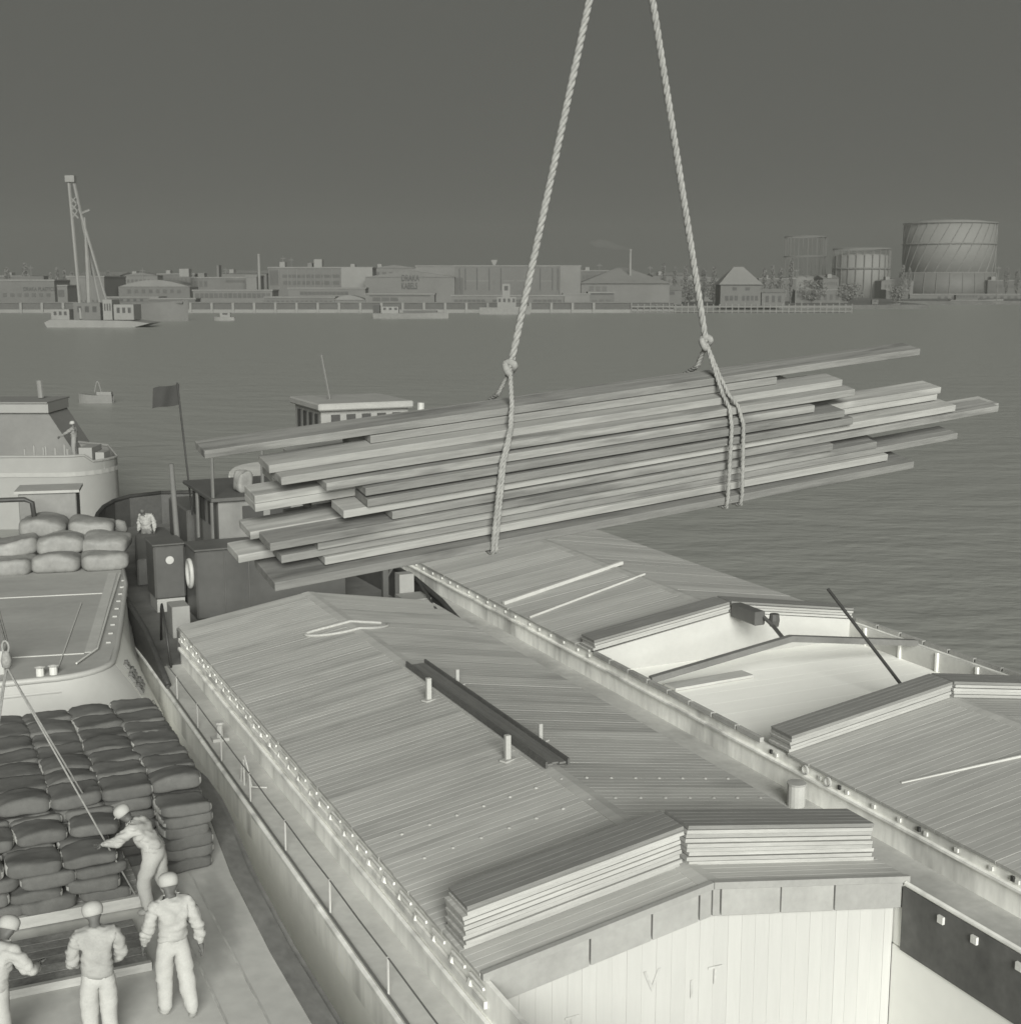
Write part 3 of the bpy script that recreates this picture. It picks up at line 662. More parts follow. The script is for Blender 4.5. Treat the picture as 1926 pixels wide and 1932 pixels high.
def sack(v, u, z, label, rot=0.0, group='sacks stacked on the lighter', sc=1.0):
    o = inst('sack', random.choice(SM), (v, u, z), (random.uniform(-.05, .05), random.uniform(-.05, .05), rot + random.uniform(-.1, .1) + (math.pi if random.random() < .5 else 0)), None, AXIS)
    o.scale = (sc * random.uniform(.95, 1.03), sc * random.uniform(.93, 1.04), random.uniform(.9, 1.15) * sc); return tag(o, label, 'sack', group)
ROWS = [23.35, 22.75, 22.15, 21.55, 20.95, 20.35, 19.75]
COLS = [3.52, 2.80, 2.08, 1.36, .64]
CN = ['nearest to the barge hull', 'second from the barge hull', 'third from the barge hull', 'fourth from the barge hull', 'fifth from the barge hull']
RN = ['back row', 'second row from the back', 'third row from the back', 'middle row', 'third row from the front', 'second row from the front', 'front row']
for ci, v in enumerate(COLS):
    for ri, u in enumerate(ROWS):
        dz = random.uniform(-.015, .015) + (.03 if ri < 2 else 0)
        sack(v + random.uniform(-.02, .02), u + random.uniform(-.03, .03), 3.62 + dz, 'sack on top of tall stack, %s, %s' % (RN[ri], CN[ci]), 0, sc=1.04)
for k in range(6):                       # front face and the side along the hull
    z = 3.42 - k * .175
    for ci, v in enumerate(COLS): sack(v + random.uniform(-.02, .02), 19.72 + random.uniform(-.03, .03), z, 'sack in front face of tall stack, %s layer, %s' % (ORD[k + 1], CN[ci]))
    for ri, u in enumerate(ROWS[:-1]): sack(3.52 + random.uniform(-.02, .02), u, z, 'sack in hull side of tall stack, %s layer, %s' % (ORD[k + 1], RN[ri]))
for k in range(6): sack(3.52 + random.uniform(-.03, .03), 19.15 + random.uniform(-.03, .03), 2.6 + k * .168, 'dark sack in the low pile beside the bending worker, %s' % ('topmost' if k == 5 else ORD[k] + ' from the deck'), 0, sc=1.0)
# board tray with sacks, slung for lifting
tr = thing('cargo_tray', 'pale wooden cargo tray under the slung sacks at the lower left', 'tray', (1.5, 18.9, 2.5), AXIS)
for i in range(9): MB().box(.45, 2.72, 18.05 + i * .19, 18.05 + i * .19 + .175, 2.6, 2.64).build('board', TRAYW, tr)
for x in (.6, 1.5, 2.5): MB().box(x, x + .12, 18.03, 19.75, 2.505, 2.6).build('runner', TRAYW, tr)
MB().box(.42, 2.76, 17.97, 18.045, 2.52, 2.68).build('end_rail', TRAYW, tr)
MB().box(.42, 2.76, 19.76, 19.83, 2.52, 2.68).build('end_rail', TRAYW, tr)
for k in range(5):
    vs = [.8, 1.5, 2.22] if k % 2 == 0 else [.62, 1.34, 2.08]
    for ri, u in enumerate((18.3, 18.9, 19.5)):
        if k < 3 and ri == 1: continue
        for ci, v in enumerate(vs):
            if k == 4 and ri == 0: continue
            sack(v + random.uniform(-.03, .03), u + random.uniform(-.03, .03) + k * .03, 2.74 + k * .165, 'sack on slung tray, %s, %s row, %s' % ('top layer' if k == 4 else 'bottom layer' if k == 0 else ORD[k] + ' layer up', ('front', 'middle', 'rear')[ri], ('left', 'centre', 'right')[ci]), 0, 'sacks on the slung tray', .97)
# its rope bridle and hook
br_ = thing('rope_bridle', 'thin rope bridle with shackle holding the tray of sacks', 'rope', tuple(fw(1.5, 18.9, 3.4)), 0.0)
RING = fw(1.20, 18.9, 6.05)
TOPR = RING + Vector((-.35, -.6, 3.3))
def line(a, b, r, nm): return MB().tube([a, b], r, 6).build(nm, ROPED, br_, smooth=True)
line(RING + Vector((0, 0, .18)), TOPR, .014, 'hoist_rope'); line(RING + Vector((.03, 0, .18)), TOPR + Vector((.02, 0, 0)), .014, 'hoist_rope')
for q in ((2.62, 18.03), (2.62, 19.75), (.5, 18.03), (.5, 19.75)): line(RING - Vector((0, 0, .18)), fw(q[0], q[1], 2.66), .014, 'bridle_leg')
MB().tube([RING + Vector((.045 * math.cos(a), 0, .09 * math.sin(a) + .1)) for a in [i / 14 * 2 * math.pi for i in range(14)]], .018, 6, True).build('link', ROPED, br_, smooth=True)
MB().lathe([(.02, -.2), (.06, -.17), (.075, -.08), (.05, .02), (.03, .05)], RING, 10).build('shackle', ROPED, br_, smooth=True)
# empty pallet in front
pl = thing('pallet', 'low dark pallet with pale edge boards lying in front of the workers', 'pallet', (1.7, 16.8, 2.5), AXIS)
for i in range(6): MB().box(.3, 2.48, 16.25 + i * .21, 16.25 + i * .21 + .195, 2.56, 2.6 + random.uniform(0, .003)).build('board', MATD, pl)
for x in (.4, 1.4, 2.3): MB().box(x, x + .1, 16.3, 17.45, 2.503, 2.56).build('runner', TRAYW, pl)
MB().box(.28, 2.5, 16.17, 16.24, 2.503, 2.61).build('end_rail', TRAYW, pl)

# ------------------------------------------------------------------ people
def skin_obj(name, pts, edges, root, mats, pick, sub=3, folds=0.0, seed=0.0):
    me = bpy.data.meshes.new(name + '_cage'); me.from_pydata([p[0] for p in pts], edges, [])
    o = bpy.data.objects.new(name + '_cage', me); COL.objects.link(o)
    md = o.modifiers.new('skin', 'SKIN'); sv = me.skin_vertices[0].data
    for i, p in enumerate(pts):
        r = p[1]; sv[i].radius = r if isinstance(r, tuple) else (r, r); sv[i].use_root = (i == root)
    md.use_smooth_shade = True; md.branch_smoothing = .3
    sb = o.modifiers.new('sub', 'SUBSURF'); sb.levels = sub; sb.render_levels = sub
    bpy.context.view_layer.update()
    m2 = bpy.data.meshes.new_from_object(o.evaluated_get(bpy.context.evaluated_depsgraph_get()))
    bpy.data.objects.remove(o); m2.name = name
    m2.materials.clear()
    for m in mats: m2.materials.append(m)
    S = [(Vector(pts[a][0]), Vector(pts[b][0]), pick(a, b)) for a, b in edges]
    if folds:
        for v in m2.vertices:
            q = v.co; k = (abs(noise.noise(Vector((q.x * 6 + seed, q.y * 6, q.z * 11)))) - .2) * .030 + (abs(noise.noise(Vector((q.x * 4, q.y * 4 + seed, q.z * 19 + q.x * 8)))) - .2) * .022
            v.co = q + v.normal * k * folds
    for f in m2.polygons:
        f.use_smooth = True; c = f.center; best = (9e9, 0)
        if len(mats) == 1: continue
        for a, b, k in S:
            d = b - a; t = max(0, min(1, (c - a).dot(d) / max(d.length_squared, 1e-9))); e = (c - a - d * t).length
            if e < best[0]: best = (e, k)
        f.material_index = best[1]
    return m2
def person(label, loc, rotz, J, cap='cap', jacket=CLOTH1, trousers=CLOTH2, frame=AXIS, scale=1.0, hem=.80):
    """J: joints; facing local +y. One continuous body, jacket and cap are its clothing."""
    t = thing('person', label, 'person', loc, frame)
    t.rotation_euler.z += rotz; t.scale = (scale,) * 3; BASE[t.name] = (0, 0, 0)
    P = []; idx = {}
    def a(n, co, r): idx[n] = len(P); P.append((tuple(co), r))
    V = lambda n: Vector(J[n])
    a('pelvis', J['pelvis'], (.155, .125)); a('waist', V('pelvis').lerp(V('chest'), .42), (.135, .105)); a('chest', J['chest'], (.165, .12)); a('neck0', V('chest').lerp(V('neck'), .75), (.10, .085))
    a('neck', J['neck'], .056); hd = (V('head') - V('neck')); a('jaw', V('neck') + hd * .45 + Vector(J['look']) * .015, .068); a('head', J['head'], (.082, .094)); a('crown', V('head') + hd.normalized() * .075, .06)
    a('nose', V('head') + Vector(J['look']) * .112 - hd.normalized() * .035, .014)
    sd = (V('shR') - V('shL')).normalized()
    a('earR', V('head') + sd * .088 - hd.normalized() * .02, .018); a('earL', V('head') - sd * .088 - hd.normalized() * .02, .018)
    E_ = [('pelvis', 'waist'), ('waist', 'chest'), ('chest', 'neck0'), ('neck0', 'neck'), ('neck', 'jaw'), ('jaw', 'head'), ('head', 'crown'), ('head', 'nose'), ('head', 'earR'), ('head', 'earL')]
    for s in 'LR':
        sg = 1 if s == 'R' else -1
        a('sh' + s, J['sh' + s], .072); a('el' + s, J['el' + s], .053); a('wr' + s, J['wr' + s], .036)
        fd = (V('wr' + s) - V('el' + s)).normalized(); pm = V('wr' + s) + fd * .06; a('pm' + s, pm, (.034, .024))
        E_ += [('chest', 'sh' + s), ('sh' + s, 'el' + s), ('el' + s, 'wr' + s), ('wr' + s, 'pm' + s)]
        fw_ = Vector(J['look']); ac = (fw_ - fd * fw_.dot(fd)).normalized()
        for k, (o1, ln) in enumerate(((-.033, .075), (-.011, .088), (.011, .083), (.033, .066))):
            q = pm + ac * o1 + fd * .035; a('f%s%d' % (s, k), q + fd * .012, .0095); a('g%s%d' % (s, k), q + fd * ln - sd * sg * .018, .008)
            E_ += [('pm' + s, 'f%s%d' % (s, k)), ('f%s%d' % (s, k), 'g%s%d' % (s, k))]
        a('t1' + s, pm + ac * .045 - fd * .01, .011); a('t2' + s, pm + ac * .06 + fd * .035, .009); E_ += [('pm' + s, 't1' + s), ('t1' + s, 't2' + s)]
        a('hp' + s, J['hp' + s], .132); a('kn' + s, J['kn' + s], .104); a('cu' + s, V('kn' + s).lerp(V('an' + s), .86), .088); a('an' + s, J['an' + s], .05); a('to' + s, J['to' + s], .046)
        E_ += [('pelvis', 'hp' + s), ('hp' + s, 'kn' + s), ('kn' + s, 'cu' + s), ('cu' + s, 'an' + s), ('an' + s, 'to' + s)]
    names = list(idx); E2 = [(idx[x], idx[y]) for x, y in E_]
    def pick(i, j):
        n = {names[i], names[j]}
        if any(x[:2] in ('pm', 'f' + x[1:2], 'g' + x[1:2], 't1', 't2') and x not in ('waist',) for x in n if x[0] in 'fgp' and x != 'pelvis' or x[:2] in ('t1', 't2')): return 2
        if n & {'jaw', 'head', 'crown', 'nose', 'earR', 'earL'} or n == {'neck0', 'neck'}: return 2
        if any(x[:2] == 'to' for x in n): return 3
        if any(x[:2] in ('hp', 'kn', 'an', 'cu') for x in n): return 1
        return 0
    o = bpy.data.objects.new('body', skin_obj('body', P, E2, 0, [jacket, trousers, SKIN, SHOE], pick, 2, .8, loc[0] * 7)); COL.objects.link(o); o.parent = t
    # jacket shell: loose over the trunk and sleeves, open hem below the waist
    Q = []; qi = {}
    def b(n, co, r): qi[n] = len(Q); Q.append((tuple(co), r))
    b('hem', V('pelvis') * 1.0 + (V('pelvis') - V('chest')).normalized() * (hem - .80 + .04), (.168, .135)); b('pelvis', V('pelvis') + (V('chest') - V('pelvis')) * .12, (.186, .150)); b('waist', V('pelvis').lerp(V('chest'), .5), (.182, .150)); b('chest', V('chest'), (.195, .145)); b('col', V('chest').lerp(V('neck'), .93), (.082, .078))
    F_ = [('hem', 'pelvis'), ('pelvis', 'waist'), ('waist', 'chest'), ('chest', 'col')]
    for s in 'LR':
        b('sh' + s, J['sh' + s], .09); b('el' + s, J['el' + s], .078); b('wr' + s, V('wr' + s), .056); F_ += [('chest', 'sh' + s), ('sh' + s, 'el' + s), ('el' + s, 'wr' + s)]
    jm = skin_obj('jacket', Q, [(qi[x], qi[y]) for x, y in F_], 0, [jacket], lambda i, j: 0, 3, 1.5, loc[1] * 5)
    jo = bpy.data.objects.new('jacket', jm); COL.objects.link(jo); jo.parent = t
    if cap:
        up = hd.normalized(); lk = Vector(J['look']); lk = (lk - up * lk.dot(up)).normalized(); sx_ = lk.cross(up)
        c = MB(); prof = [(.100, -.055), (.108, -.03), (.114, .0), (.113, .03), (.100, .06), (.075, .082), (.04, .096), (.005, .1)]
        c.lathe(prof, n=20)
        c.add([(x, y, z) for x, y, z in [(-.085, .06, -.015), (-.05, .135, -.03), (0, .16, -.034), (.05, .135, -.03), (.085, .06, -.015), (-.085, .06, -.004), (-.05, .135, -.018), (0, .16, -.022), (.05, .135, -.018), (.085, .06, -.004)]],
              [(0, 1, 2, 3, 4), (9, 8, 7, 6, 5), (0, 5, 6, 1), (1, 6, 7, 2), (2, 7, 8, 3), (3, 8, 9, 4), (4, 9, 5, 0)])
        cm = c.mesh('cap', CAPM, smooth=True); co = bpy.data.objects.new('cap', cm); COL.objects.link(co); co.parent = t
        co.matrix_local = Matrix.Translation(V('head') + up * .035) @ Matrix((sx_, lk, up)).transposed().to_4x4() @ Matrix.Rotation(R(6), 4, 'X')
    return t
def pose(**k):
    J = dict(pelvis=(0, 0, .96), chest=(0, .0, 1.33), neck=(0, .015, 1.49), head=(0, .04, 1.61), look=(0, 1, 0),
             shL=(-.185, 0, 1.41), shR=(.185, 0, 1.41), elL=(-.255, -.02, 1.13), elR=(.255, -.02, 1.13), wrL=(-.27, .06, .89), wrR=(.27, .06, .89),
             hpL=(-.09, 0, .88), hpR=(.09, 0, .88), knL=(-.10, .02, .50), knR=(.10, .02, .50), anL=(-.10, -.02, .075), anR=(.10, -.02, .075), toL=(-.13, .18, .05), toR=(.13, .18, .05))
    J.update(k); return J
# the man walking away, cap pushed forward
person('worker in pale jacket and trousers walking away beside the barge hull', (2.56, 14.95, 2.5), R(4),
       pose(elR=(.27, -.08, 1.13), wrR=(.30, -.06, .88), elL=(-.28, .0, 1.13), wrL=(-.30, .12, .92), knL=(-.10, .05, .49), knR=(.12, -.04, .52), anR=(.13, -.27, .17), toR=(.14, -.16, .06), anL=(-.11, .02, .085), head=(0, .07, 1.60)), scale=1.02)
person('worker in grey jersey and pale cap standing with back turned at the pallet', (1.66, 14.55, 2.5), R(-3),
       pose(elL=(-.27, .0, 1.12), wrL=(-.20, .20, .97), elR=(.27, .0, 1.12), wrR=(.20, .20, .97), head=(-.01, .07, 1.60)), jacket=CLOTH3, scale=1.02, hem=.86)
person('worker cut off by the left edge, stooping with elbow bent', (.55, 14.6, 2.5), R(-40),
       pose(chest=(0, .16, 1.27), neck=(0, .27, 1.40), head=(0, .36, 1.5), shL=(-.185, .17, 1.36), shR=(.185, .17, 1.36), elR=(.36, .2, 1.12), wrR=(.3, .42, 1.08), elL=(-.25, .3, 1.1), wrL=(-.15, .48, 1.0)), scale=1.02)
person('worker bending to the slung sacks with one arm stretched out', (2.83, 17.75, 2.5), R(58),
       pose(pelvis=(0, -.05, .93), chest=(0, .20, 1.22), neck=(0, .31, 1.34), head=(0, .40, 1.44), look=(0, .85, -.5), shL=(-.185, .2, 1.3), shR=(.185, .22, 1.28), elL=(-.22, .42, 1.12), wrL=(-.16, .64, 1.05), elR=(.24, .40, 1.08), wrR=(.18, .62, .98),
            hpL=(-.10, -.05, .88), hpR=(.10, -.05, .88), knL=(-.12, .12, .49), anL=(-.13, .03, .085), toL=(-.14, .2, .045), knR=(.12, -.04, .5), anR=(.13, -.25, .1), toR=(.14, -.09, .045)), scale=.98)
# seated man at the stern of the barge, men on the far hull
person('man in white shirt leaning at the stern rail of the dark deckhouse barge', (7.35, 44.3, 2.14), R(150), pose(chest=(.03, .08, 1.3), neck=(.05, .14, 1.44), head=(.06, .18, 1.57)), cap=None, jacket=gm('white_shirt', .33, .08, 8), trousers=gm('dim_trousers', .17, .1, 8))

# ------------------------------------------------------------------ pale-bowed barge behind the sacks, and the ship beyond it
EAX = R(12.9)
Eb = thing('barge', 'barge with rounded white bow and grey deck behind the sack stack', 'barge', (-4.7, 32, 0), EAX)
ZE = 3.2
def ecurve(off=0.0):
    p = [(-2.55 - off, 41.5)]
    p += [(-2.10 - off, 36), (-2.0 - off, 31.5), (-1.98 - off, 29.6)]
    for i in range(1, 9):
        a = i / 8 * math.pi / 2; p.append((-3.25 + (1.27 - off) * math.cos(a), 28.75 - (1.25 - off) * math.sin(a)))
    p += [(-4.2, 27.34 + off), (-5.2, 27.22 + off)]
    return p + [(-9.4 - q[0], q[1]) for q in p[::-1]][1:]
ec = ecurve()
MB().prism(ecurve(.05), ZE - .06, ZE).build('deck', EDECK, Eb)
k = len(ec)
def eoff(q):
    """the right flank bellies out below the deck towards the bow"""
    if q[0] < -5: return 0.0
    if q[1] > 29.6: return 1.02 * max(0, 1 - (q[1] - 29.6) / 4.5)
    return 1.02 * max(0, (q[0] + 4.6) / 2.62)
def ering(z):
    t = (ZE - z) / 2.0; return [(p[0] + eoff(p) * (1 - (1 - min(t, 1)) ** 1.5), p[1] - .12 * min(t, 1) * (p[1] < 29), z) for p in ec]
zs = [ZE - .02, ZE - .5, ZE - 1.0, ZE - 1.5, ZE - 2.0, -.4]; vs = sum([ering(z) for z in zs], [])
def eshell(test): return MB().add(vs, [[a * k + i, a * k + i + 1, (a + 1) * k + i + 1, (a + 1) * k + i] for a in range(len(zs) - 1) for i in range(k - 1) if test(ec[i])])
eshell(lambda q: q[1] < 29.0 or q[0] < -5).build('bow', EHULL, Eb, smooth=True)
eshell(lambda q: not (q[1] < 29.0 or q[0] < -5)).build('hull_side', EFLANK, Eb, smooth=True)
def epoint(y, z):
    x = -1.98 if y >= 28.75 else -3.25 + 1.27 * math.cos(math.asin(min(1, (28.75 - y) / 1.25)))
    t = min((ZE - z) / 2.0, 1); return x + eoff((x, y)) * (1 - (1 - t) ** 1.5)
for z, r in ((ZE - .03, .07), (ZE - .30, .05)): MB().tube([(p[0], p[1], z) for p in ec], r, 6).build('rubbing_strake', EHULL, Eb, smooth=True)
MB().box(-2.62, -2.40, 29.3, 37.5, ZE, ZE + .012).build('deck_strip', gm('deck_strip_paint', .42, .1, 1), Eb)
MB().tube([(-2.30, 37.2, ZE + .05), (-2.34, 33, ZE + .05), (-2.36, 29.4, ZE + .05), (-2.7, 28.3, ZE + .05)], .022, 5).build('deck_pipe', gm('deck_pipe_paint', .55, .1, 1), Eb)
MB().tube([(-3.05, 34, ZE + .02), (-3.05, 27.9, ZE + .02)], .012, 5).build('deck_seam', gm('deck_pipe_paint', .55), Eb)
for y in (35, 29.2): MB().box(-7.5, -2.62, y, y + .05, ZE, ZE + .02).build('hatch_seam', gm('deck_strip_paint', .42), Eb)
me = MB().box(-.05, .05, -.025, .025, 0, .035).mesh('cleat', gm('cleat_paint', .34, .1, 1))
for i in range(9): inst('cleat', me, (-2.17, 30.0 + i * .8, ZE), (0, 0, 0), Eb)
MB().box(-4.55, -4.05, 27.9, 28.5, ZE, ZE + .5).build('deck_box', EHULL, Eb, bev=.02)
MB().lathe([(.08, 0), (.08, .16), (.11, .18), (.02, .2)], (-3.1, 27.75, ZE), 10).lathe([(.08, 0), (.08, .16), (.11, .18), (.02, .2)], (-3.35, 27.7, ZE), 10).build('bitts', gm('deck_pipe_paint', .55), Eb)
# painted name on the flank (worn block letters), home port below
for row, (z, h, cells, y0) in enumerate(((2.86, .10, 2, 29.1), (2.66, .14, 4, 28.72), (2.42, .16, 4, 28.66))):
    for c_ in range(cells):
        y = y0 + c_ * .21; m_ = MB()
        for (a, b, z0, z1) in ((0, .05, 0, 1), (.05, .16, .8, 1), (.05, .13, .4, .58)) if c_ % 2 else ((0, .05, 0, 1), (.12, .17, 0, 1), (.05, .12, .42, .6)):
            za, zb = z + h * z0, z + h * z1
            q = [(epoint(y + e, zz) + .05, y + e - .04, zz) for e, zz in ((a, za), (b, za), (b, zb), (a, zb))]
            m_.add(q + [(p[0] - .08, p[1], p[2]) for p in q], [(0, 1, 2, 3), (7, 6, 5, 4), (0, 4, 5, 1), (1, 5, 6, 2), (2, 6, 7, 3), (3, 7, 4, 0)])
        m_.build('name_letter', LETB, Eb)
tx = text('port_name', 'Horn', LETB, Eb, (epoint(28.3, 2.1) + .05, 28.3, 2.1), (0, 0, 0), .26, .004)
tx.rotation_euler = (Matrix.Rotation(R(74), 3, 'Z') @ Matrix.Rotation(R(62), 3, 'X')).to_euler()
# covered bags at the far end of its deck
BAG = []
for k_ in range(4):
    BAG.append(sack_mesh(50 + k_, .64, .60, .24, TARP))
BL_ = [(-2.75, 38.4, .2, 'front row, next to the dark stern rail'), (-4.0, 38.4, .2, 'front row, second from the dark stern rail'), (-5.25, 38.35, .2, 'front row, third from the dark stern rail'), (-6.5, 38.3, .2, 'front row, at the left edge'),
       (-2.75, 39.2, .55, 'raised row behind, next to the dark stern rail'), (-3.95, 39.15, .58, 'raised row behind, second from the dark stern rail'), (-5.2, 39.1, .56, 'raised row behind, third from the dark stern rail'), (-6.4, 39.1, .58, 'raised row behind, at the left edge'),
       (-3.2, 40.2, .85, 'on the far crest, right'), (-4.5, 40.2, .92, 'on the far crest, left')]
for i, (x, y, z, lab) in enumerate(BL_):
    o = inst('covered_bag', BAG[i % 4], (x, y, ZE + z), (random.uniform(-.06, .12), random.uniform(-.1, .1), random.uniform(-.15, .15)), None, EAX)
    tag(o, 'grey covered bag on pale barge, ' + lab, 'bag', 'covered bags on the pale barge')
MB().box(-5.4, -3.75, 42, 43.2, ZE, ZE + 1.6).build('cabin', gm('cabin_grey', .2, .12, 1), Eb, bev=.03)
MB().box(-5.5, -3.65, 41.9, 43.3, ZE + 1.6, ZE + 1.68).build('cabin_roof', gm('cabin_roof_grey', .33, .12, 1), Eb)
MB().tube([(-6.4, 40.2, ZE), (-6.4, 40.2, ZE + 1.55), (-6.2, 40.2, ZE + 1.7), (-5.0, 40.2, ZE + 1.7), (-4.8, 40.2, ZE + 1.6), (-4.75, 40.2, ZE + 1.0)], .07, 8).build('grab_rail', IRON, Eb, smooth=True)
MB().lathe([(.02, -.28), (.2, -.22), (.28, 0), (.2, .22), (.02, .28)], (-2.55, 41.6, ZE + .5), 12).build('fender', gm('fender_canvas', .24, .15, 3), Eb, smooth=True)

Dp = thing('ship', 'tall white hull of a ship at the left edge with man on deck', 'ship', (-24, 66, 0), 0.0)
dc = [(-30, 68.5), (-23, 67), (-19.2, 64.2)]
for i in range(9):
    a = i / 8 * math.pi / 2; dc.append((-20.3 + 2.0 * math.cos(a), 62.5 - 2.5 * math.sin(a)))
dc += [(-24, 59.85), (-31, 59.9)]
k = len(dc)
DW = gm('ship_white', .25, .06, .3, .5)
MB().add([(p[0], p[1], 3.0 if p[0] > -18.9 else 3.32) for p in dc] + [(p[0] * 1.002, p[1] + .2, -.4) for p in dc], [[i, i + 1, k + i + 1, k + i] for i in range(k - 1)]).build('hull', DW, Dp, smooth=True)
MB().prism(dc, 2.4, 2.6).build('deck', gm('ship_deck', .3, .1, 1), Dp)
MB().tube([(p[0], p[1], 3.02 if p[0] > -18.9 else 3.33) for p in dc], .06, 6).build('gunwale', DW, Dp)
MB().box(-19.6, -19.0, 61, 62.5, 2.6, 3.6).build('deck_box', DW, Dp); MB().box(-18.95, -18.55, 61.3, 62.3, 2.6, 3.35).build('deck_box', DW, Dp)
for i in range(7): MB().tube([(-21.9 + i * .32, 60.6 + (i % 3) * .3, 2.98), (-21.9 + i * .32, 60.6 + (i % 3) * .3, 3.6 + .12 * (i % 2))], .06, 6).build('stanchion', DW, Dp)
dh = MB().prism([(-31, 2.6), (-20.6, 2.6), (-22.0, 4.9), (-31, 4.9)], 64.2, 67, 'y').build('deckhouse', gm('ship_house_grey', .165, .1, .5), Dp)
MB().box(-31, -21.9, 64, 67, 4.9, 5.35).build('bridge', DW, dh); MB().box(-31, -21.9, 63.9, 67.2, 5.35, 5.42).build('bridge_roof', FARW, dh)
MB().tube([(-22.9, 66, 5.45), (-22.95, 66, 6.3)], .14, 8).build('roof_vent', FARW, dh)  # slim vent pipe
dman = person('man standing on the tall white hull holding on to a stay', (-20.1, 62.0, 2.95), R(90), pose(elL=(-.2, .3, 1.2), wrL=(-.15, .55, 1.05)), cap='cap', jacket=gm('stay_man_jacket', .20, .1, 6), trousers=gm('stay_man_trousers', .22, .1, 6), frame=0.0, scale=1.02)

# ------------------------------------------------------------------ boats on the water
def boat(label, px0, px1, pyw, Y, hgt, cab=(), cat='boat', name='motor_boat', mat=None, bow=1):
    a, b = at(px0, pyw, Y), at(px1, pyw, Y); L = b.x - a.x; c = (a.x + b.x) / 2; wd = min(L * .28, 6)
    t = thing(name, label, cat, (c, Y, 0), 0.0, 'boats on the harbour')
    n = 12; top = []; bot = []
    for i in range(n + 1):
        s = i / n; x = a.x + L * s; q = s if bow > 0 else 1 - s
        hw = wd / 2 * (1 - max(0, (q - .6) / .4) ** 2.2) * (.75 + .25 * min(1, q * 4)); sh = hgt * (1 + .6 * max(0, q - .5) ** 1.5)
        top.append((x, hw, sh)); bot.append((x, hw * .8, -.2))
    vs = [(x, Y - h, z) for x, h, z in top] + [(x, Y + h, z) for x, h, z in top] + [(x, Y - h, z) for x, h, z in bot] + [(x, Y + h, z) for x, h, z in bot]
    m = n + 1; fs = []
    for i in range(n): fs += [[i, i + 1, 2 * m + i + 1, 2 * m + i], [m + i + 1, m + i, 3 * m + i, 3 * m + i + 1], [i, m + i, m + i + 1, i + 1]]
    fs += [[0, 2 * m, 3 * m, m]]
    MB().add(vs, fs).build('hull', mat or BOATM, t)
    for (f0, f1, z0, z1, mt) in cab:
        h = MB().box(a.x + L * f0, a.x + L * f1, Y - wd * .3, Y + wd * .3, z0, z1).build('cabin', mt, t)
        nw = max(1, int((f1 - f0) * L / 1.6))
        if z1 - z0 > 1.2:
            for i in range(nw):
                x0 = a.x + L * f0 + (f1 - f0) * L * (i + .25) / nw; MB().box(x0, x0 + (f1 - f0) * L * .5 / nw, Y - wd * .3 - .04, Y - wd * .3, z0 + (z1 - z0) * .5, z0 + (z1 - z0) * .85).build('window', FARD, h)
    return t
bt = boat('small open launch alone on the water left of the flag', 150, 214, 760, 125, .75, ((.55, .98, .75, 1.05, BOATM),), mat=gm('launch_paint', .16, .1, .5), bow=-1)
p = at(186, 752, 125)
MB().tube([(p.x - .3 + .6 * i / 10, 125, 1.0 + 1.0 * math.sin(math.pi * i / 10)) for i in range(11)], .07, 6).build('canopy_hoop', gm('launch_paint', .16), bt)
boat('motor barge with dark stern cabin passing in front of the lettered hall', 705, 846, 597, 425, 1.6, ((0.0, .09, 1.6, 4.0, BOATD), (.12, .34, 1.6, 3.6, BOATM), (.4, .85, 1.6, 2.4, FAR[1])))
boat('long pale barge moored behind the floating crane', 210, 356, 601, 400, 5.0, ((.05, .95, 5.0, 5.5, FAR[2]),), mat=gm('moored_barge_paint', .13, .1, .2))
boat('small pale boat near the quay right of the floating crane', 405, 443, 602, 400, 1.0, ((.3, .8, 1.0, 2.4, BOATM),), bow=-1)
boat('flat dark barge moored at the far right quay', 1790, 1892, 571, 720, 2.0, ((.1, .5, 2.0, 4.5, FAR[1]),))
boat('low barge moored left of the big gasholder', 1640, 1697, 577, 600, 1.6, ((.05, .25, 1.6, 3.6, FAR[2]),))
boat('moored tug with tall white wheelhouse at the quay behind the left sling', 905, 1000, 588, 480, 2.4, ((.35, .72, 2.4, 6.0, FARW), (.45, .6, 6.0, 10.5, FARW)))

# floating sheerlegs crane
Yc = 345
cr = thing('floating_crane', 'tall floating sheerlegs crane on a pontoon at the left', 'crane', tuple(at(195, 617, Yc)), 0.0)
BASE[cr.name] = (0, 0, 0); cr.location = (0, 0, 0)
cb = at(195, 617, Yc); cr.location = (cb.x, Yc, 0); BASE[cr.name] = (cb.x, Yc, 0)
a0, a1 = at(104, 617, Yc).x, at(295, 617, Yc).x
CRM = gm('crane_paint', .19, .1, .3)
MB().prism([(a0, 0), (a1 - 4, -.0), (a1, 1.0), (a1 - 5, 1.6), (a0 + 1, 1.9), (a0 - .6, 1.2)], Yc - 6, Yc + 6, 'y').build('pontoon', CRM, cr)
top = at(133.5, 336, Yc); fl, fr = at(163, 600, Yc), at(187, 606, Yc); fr = Vector((fr.x, Yc - 5, 2)); fl = Vector((fl.x, Yc - 4, 2)); bk = at(205, 590, Yc); bk.y = Yc + 5
tl = top + Vector((-.5, 0, 0)); trr = top + Vector((.6, 0, 0))
MB().tube([fl, tl], .42, 6).build('leg', CRM, cr); MB().tube([Vector((fr.x + .0, Yc + 4, 2)), trr], .42, 6).build('leg', CRM, cr)
MB().tube([at(208, 590, Yc), at(152, 400, Yc)], .34, 6).build('back_leg', CRM, cr)
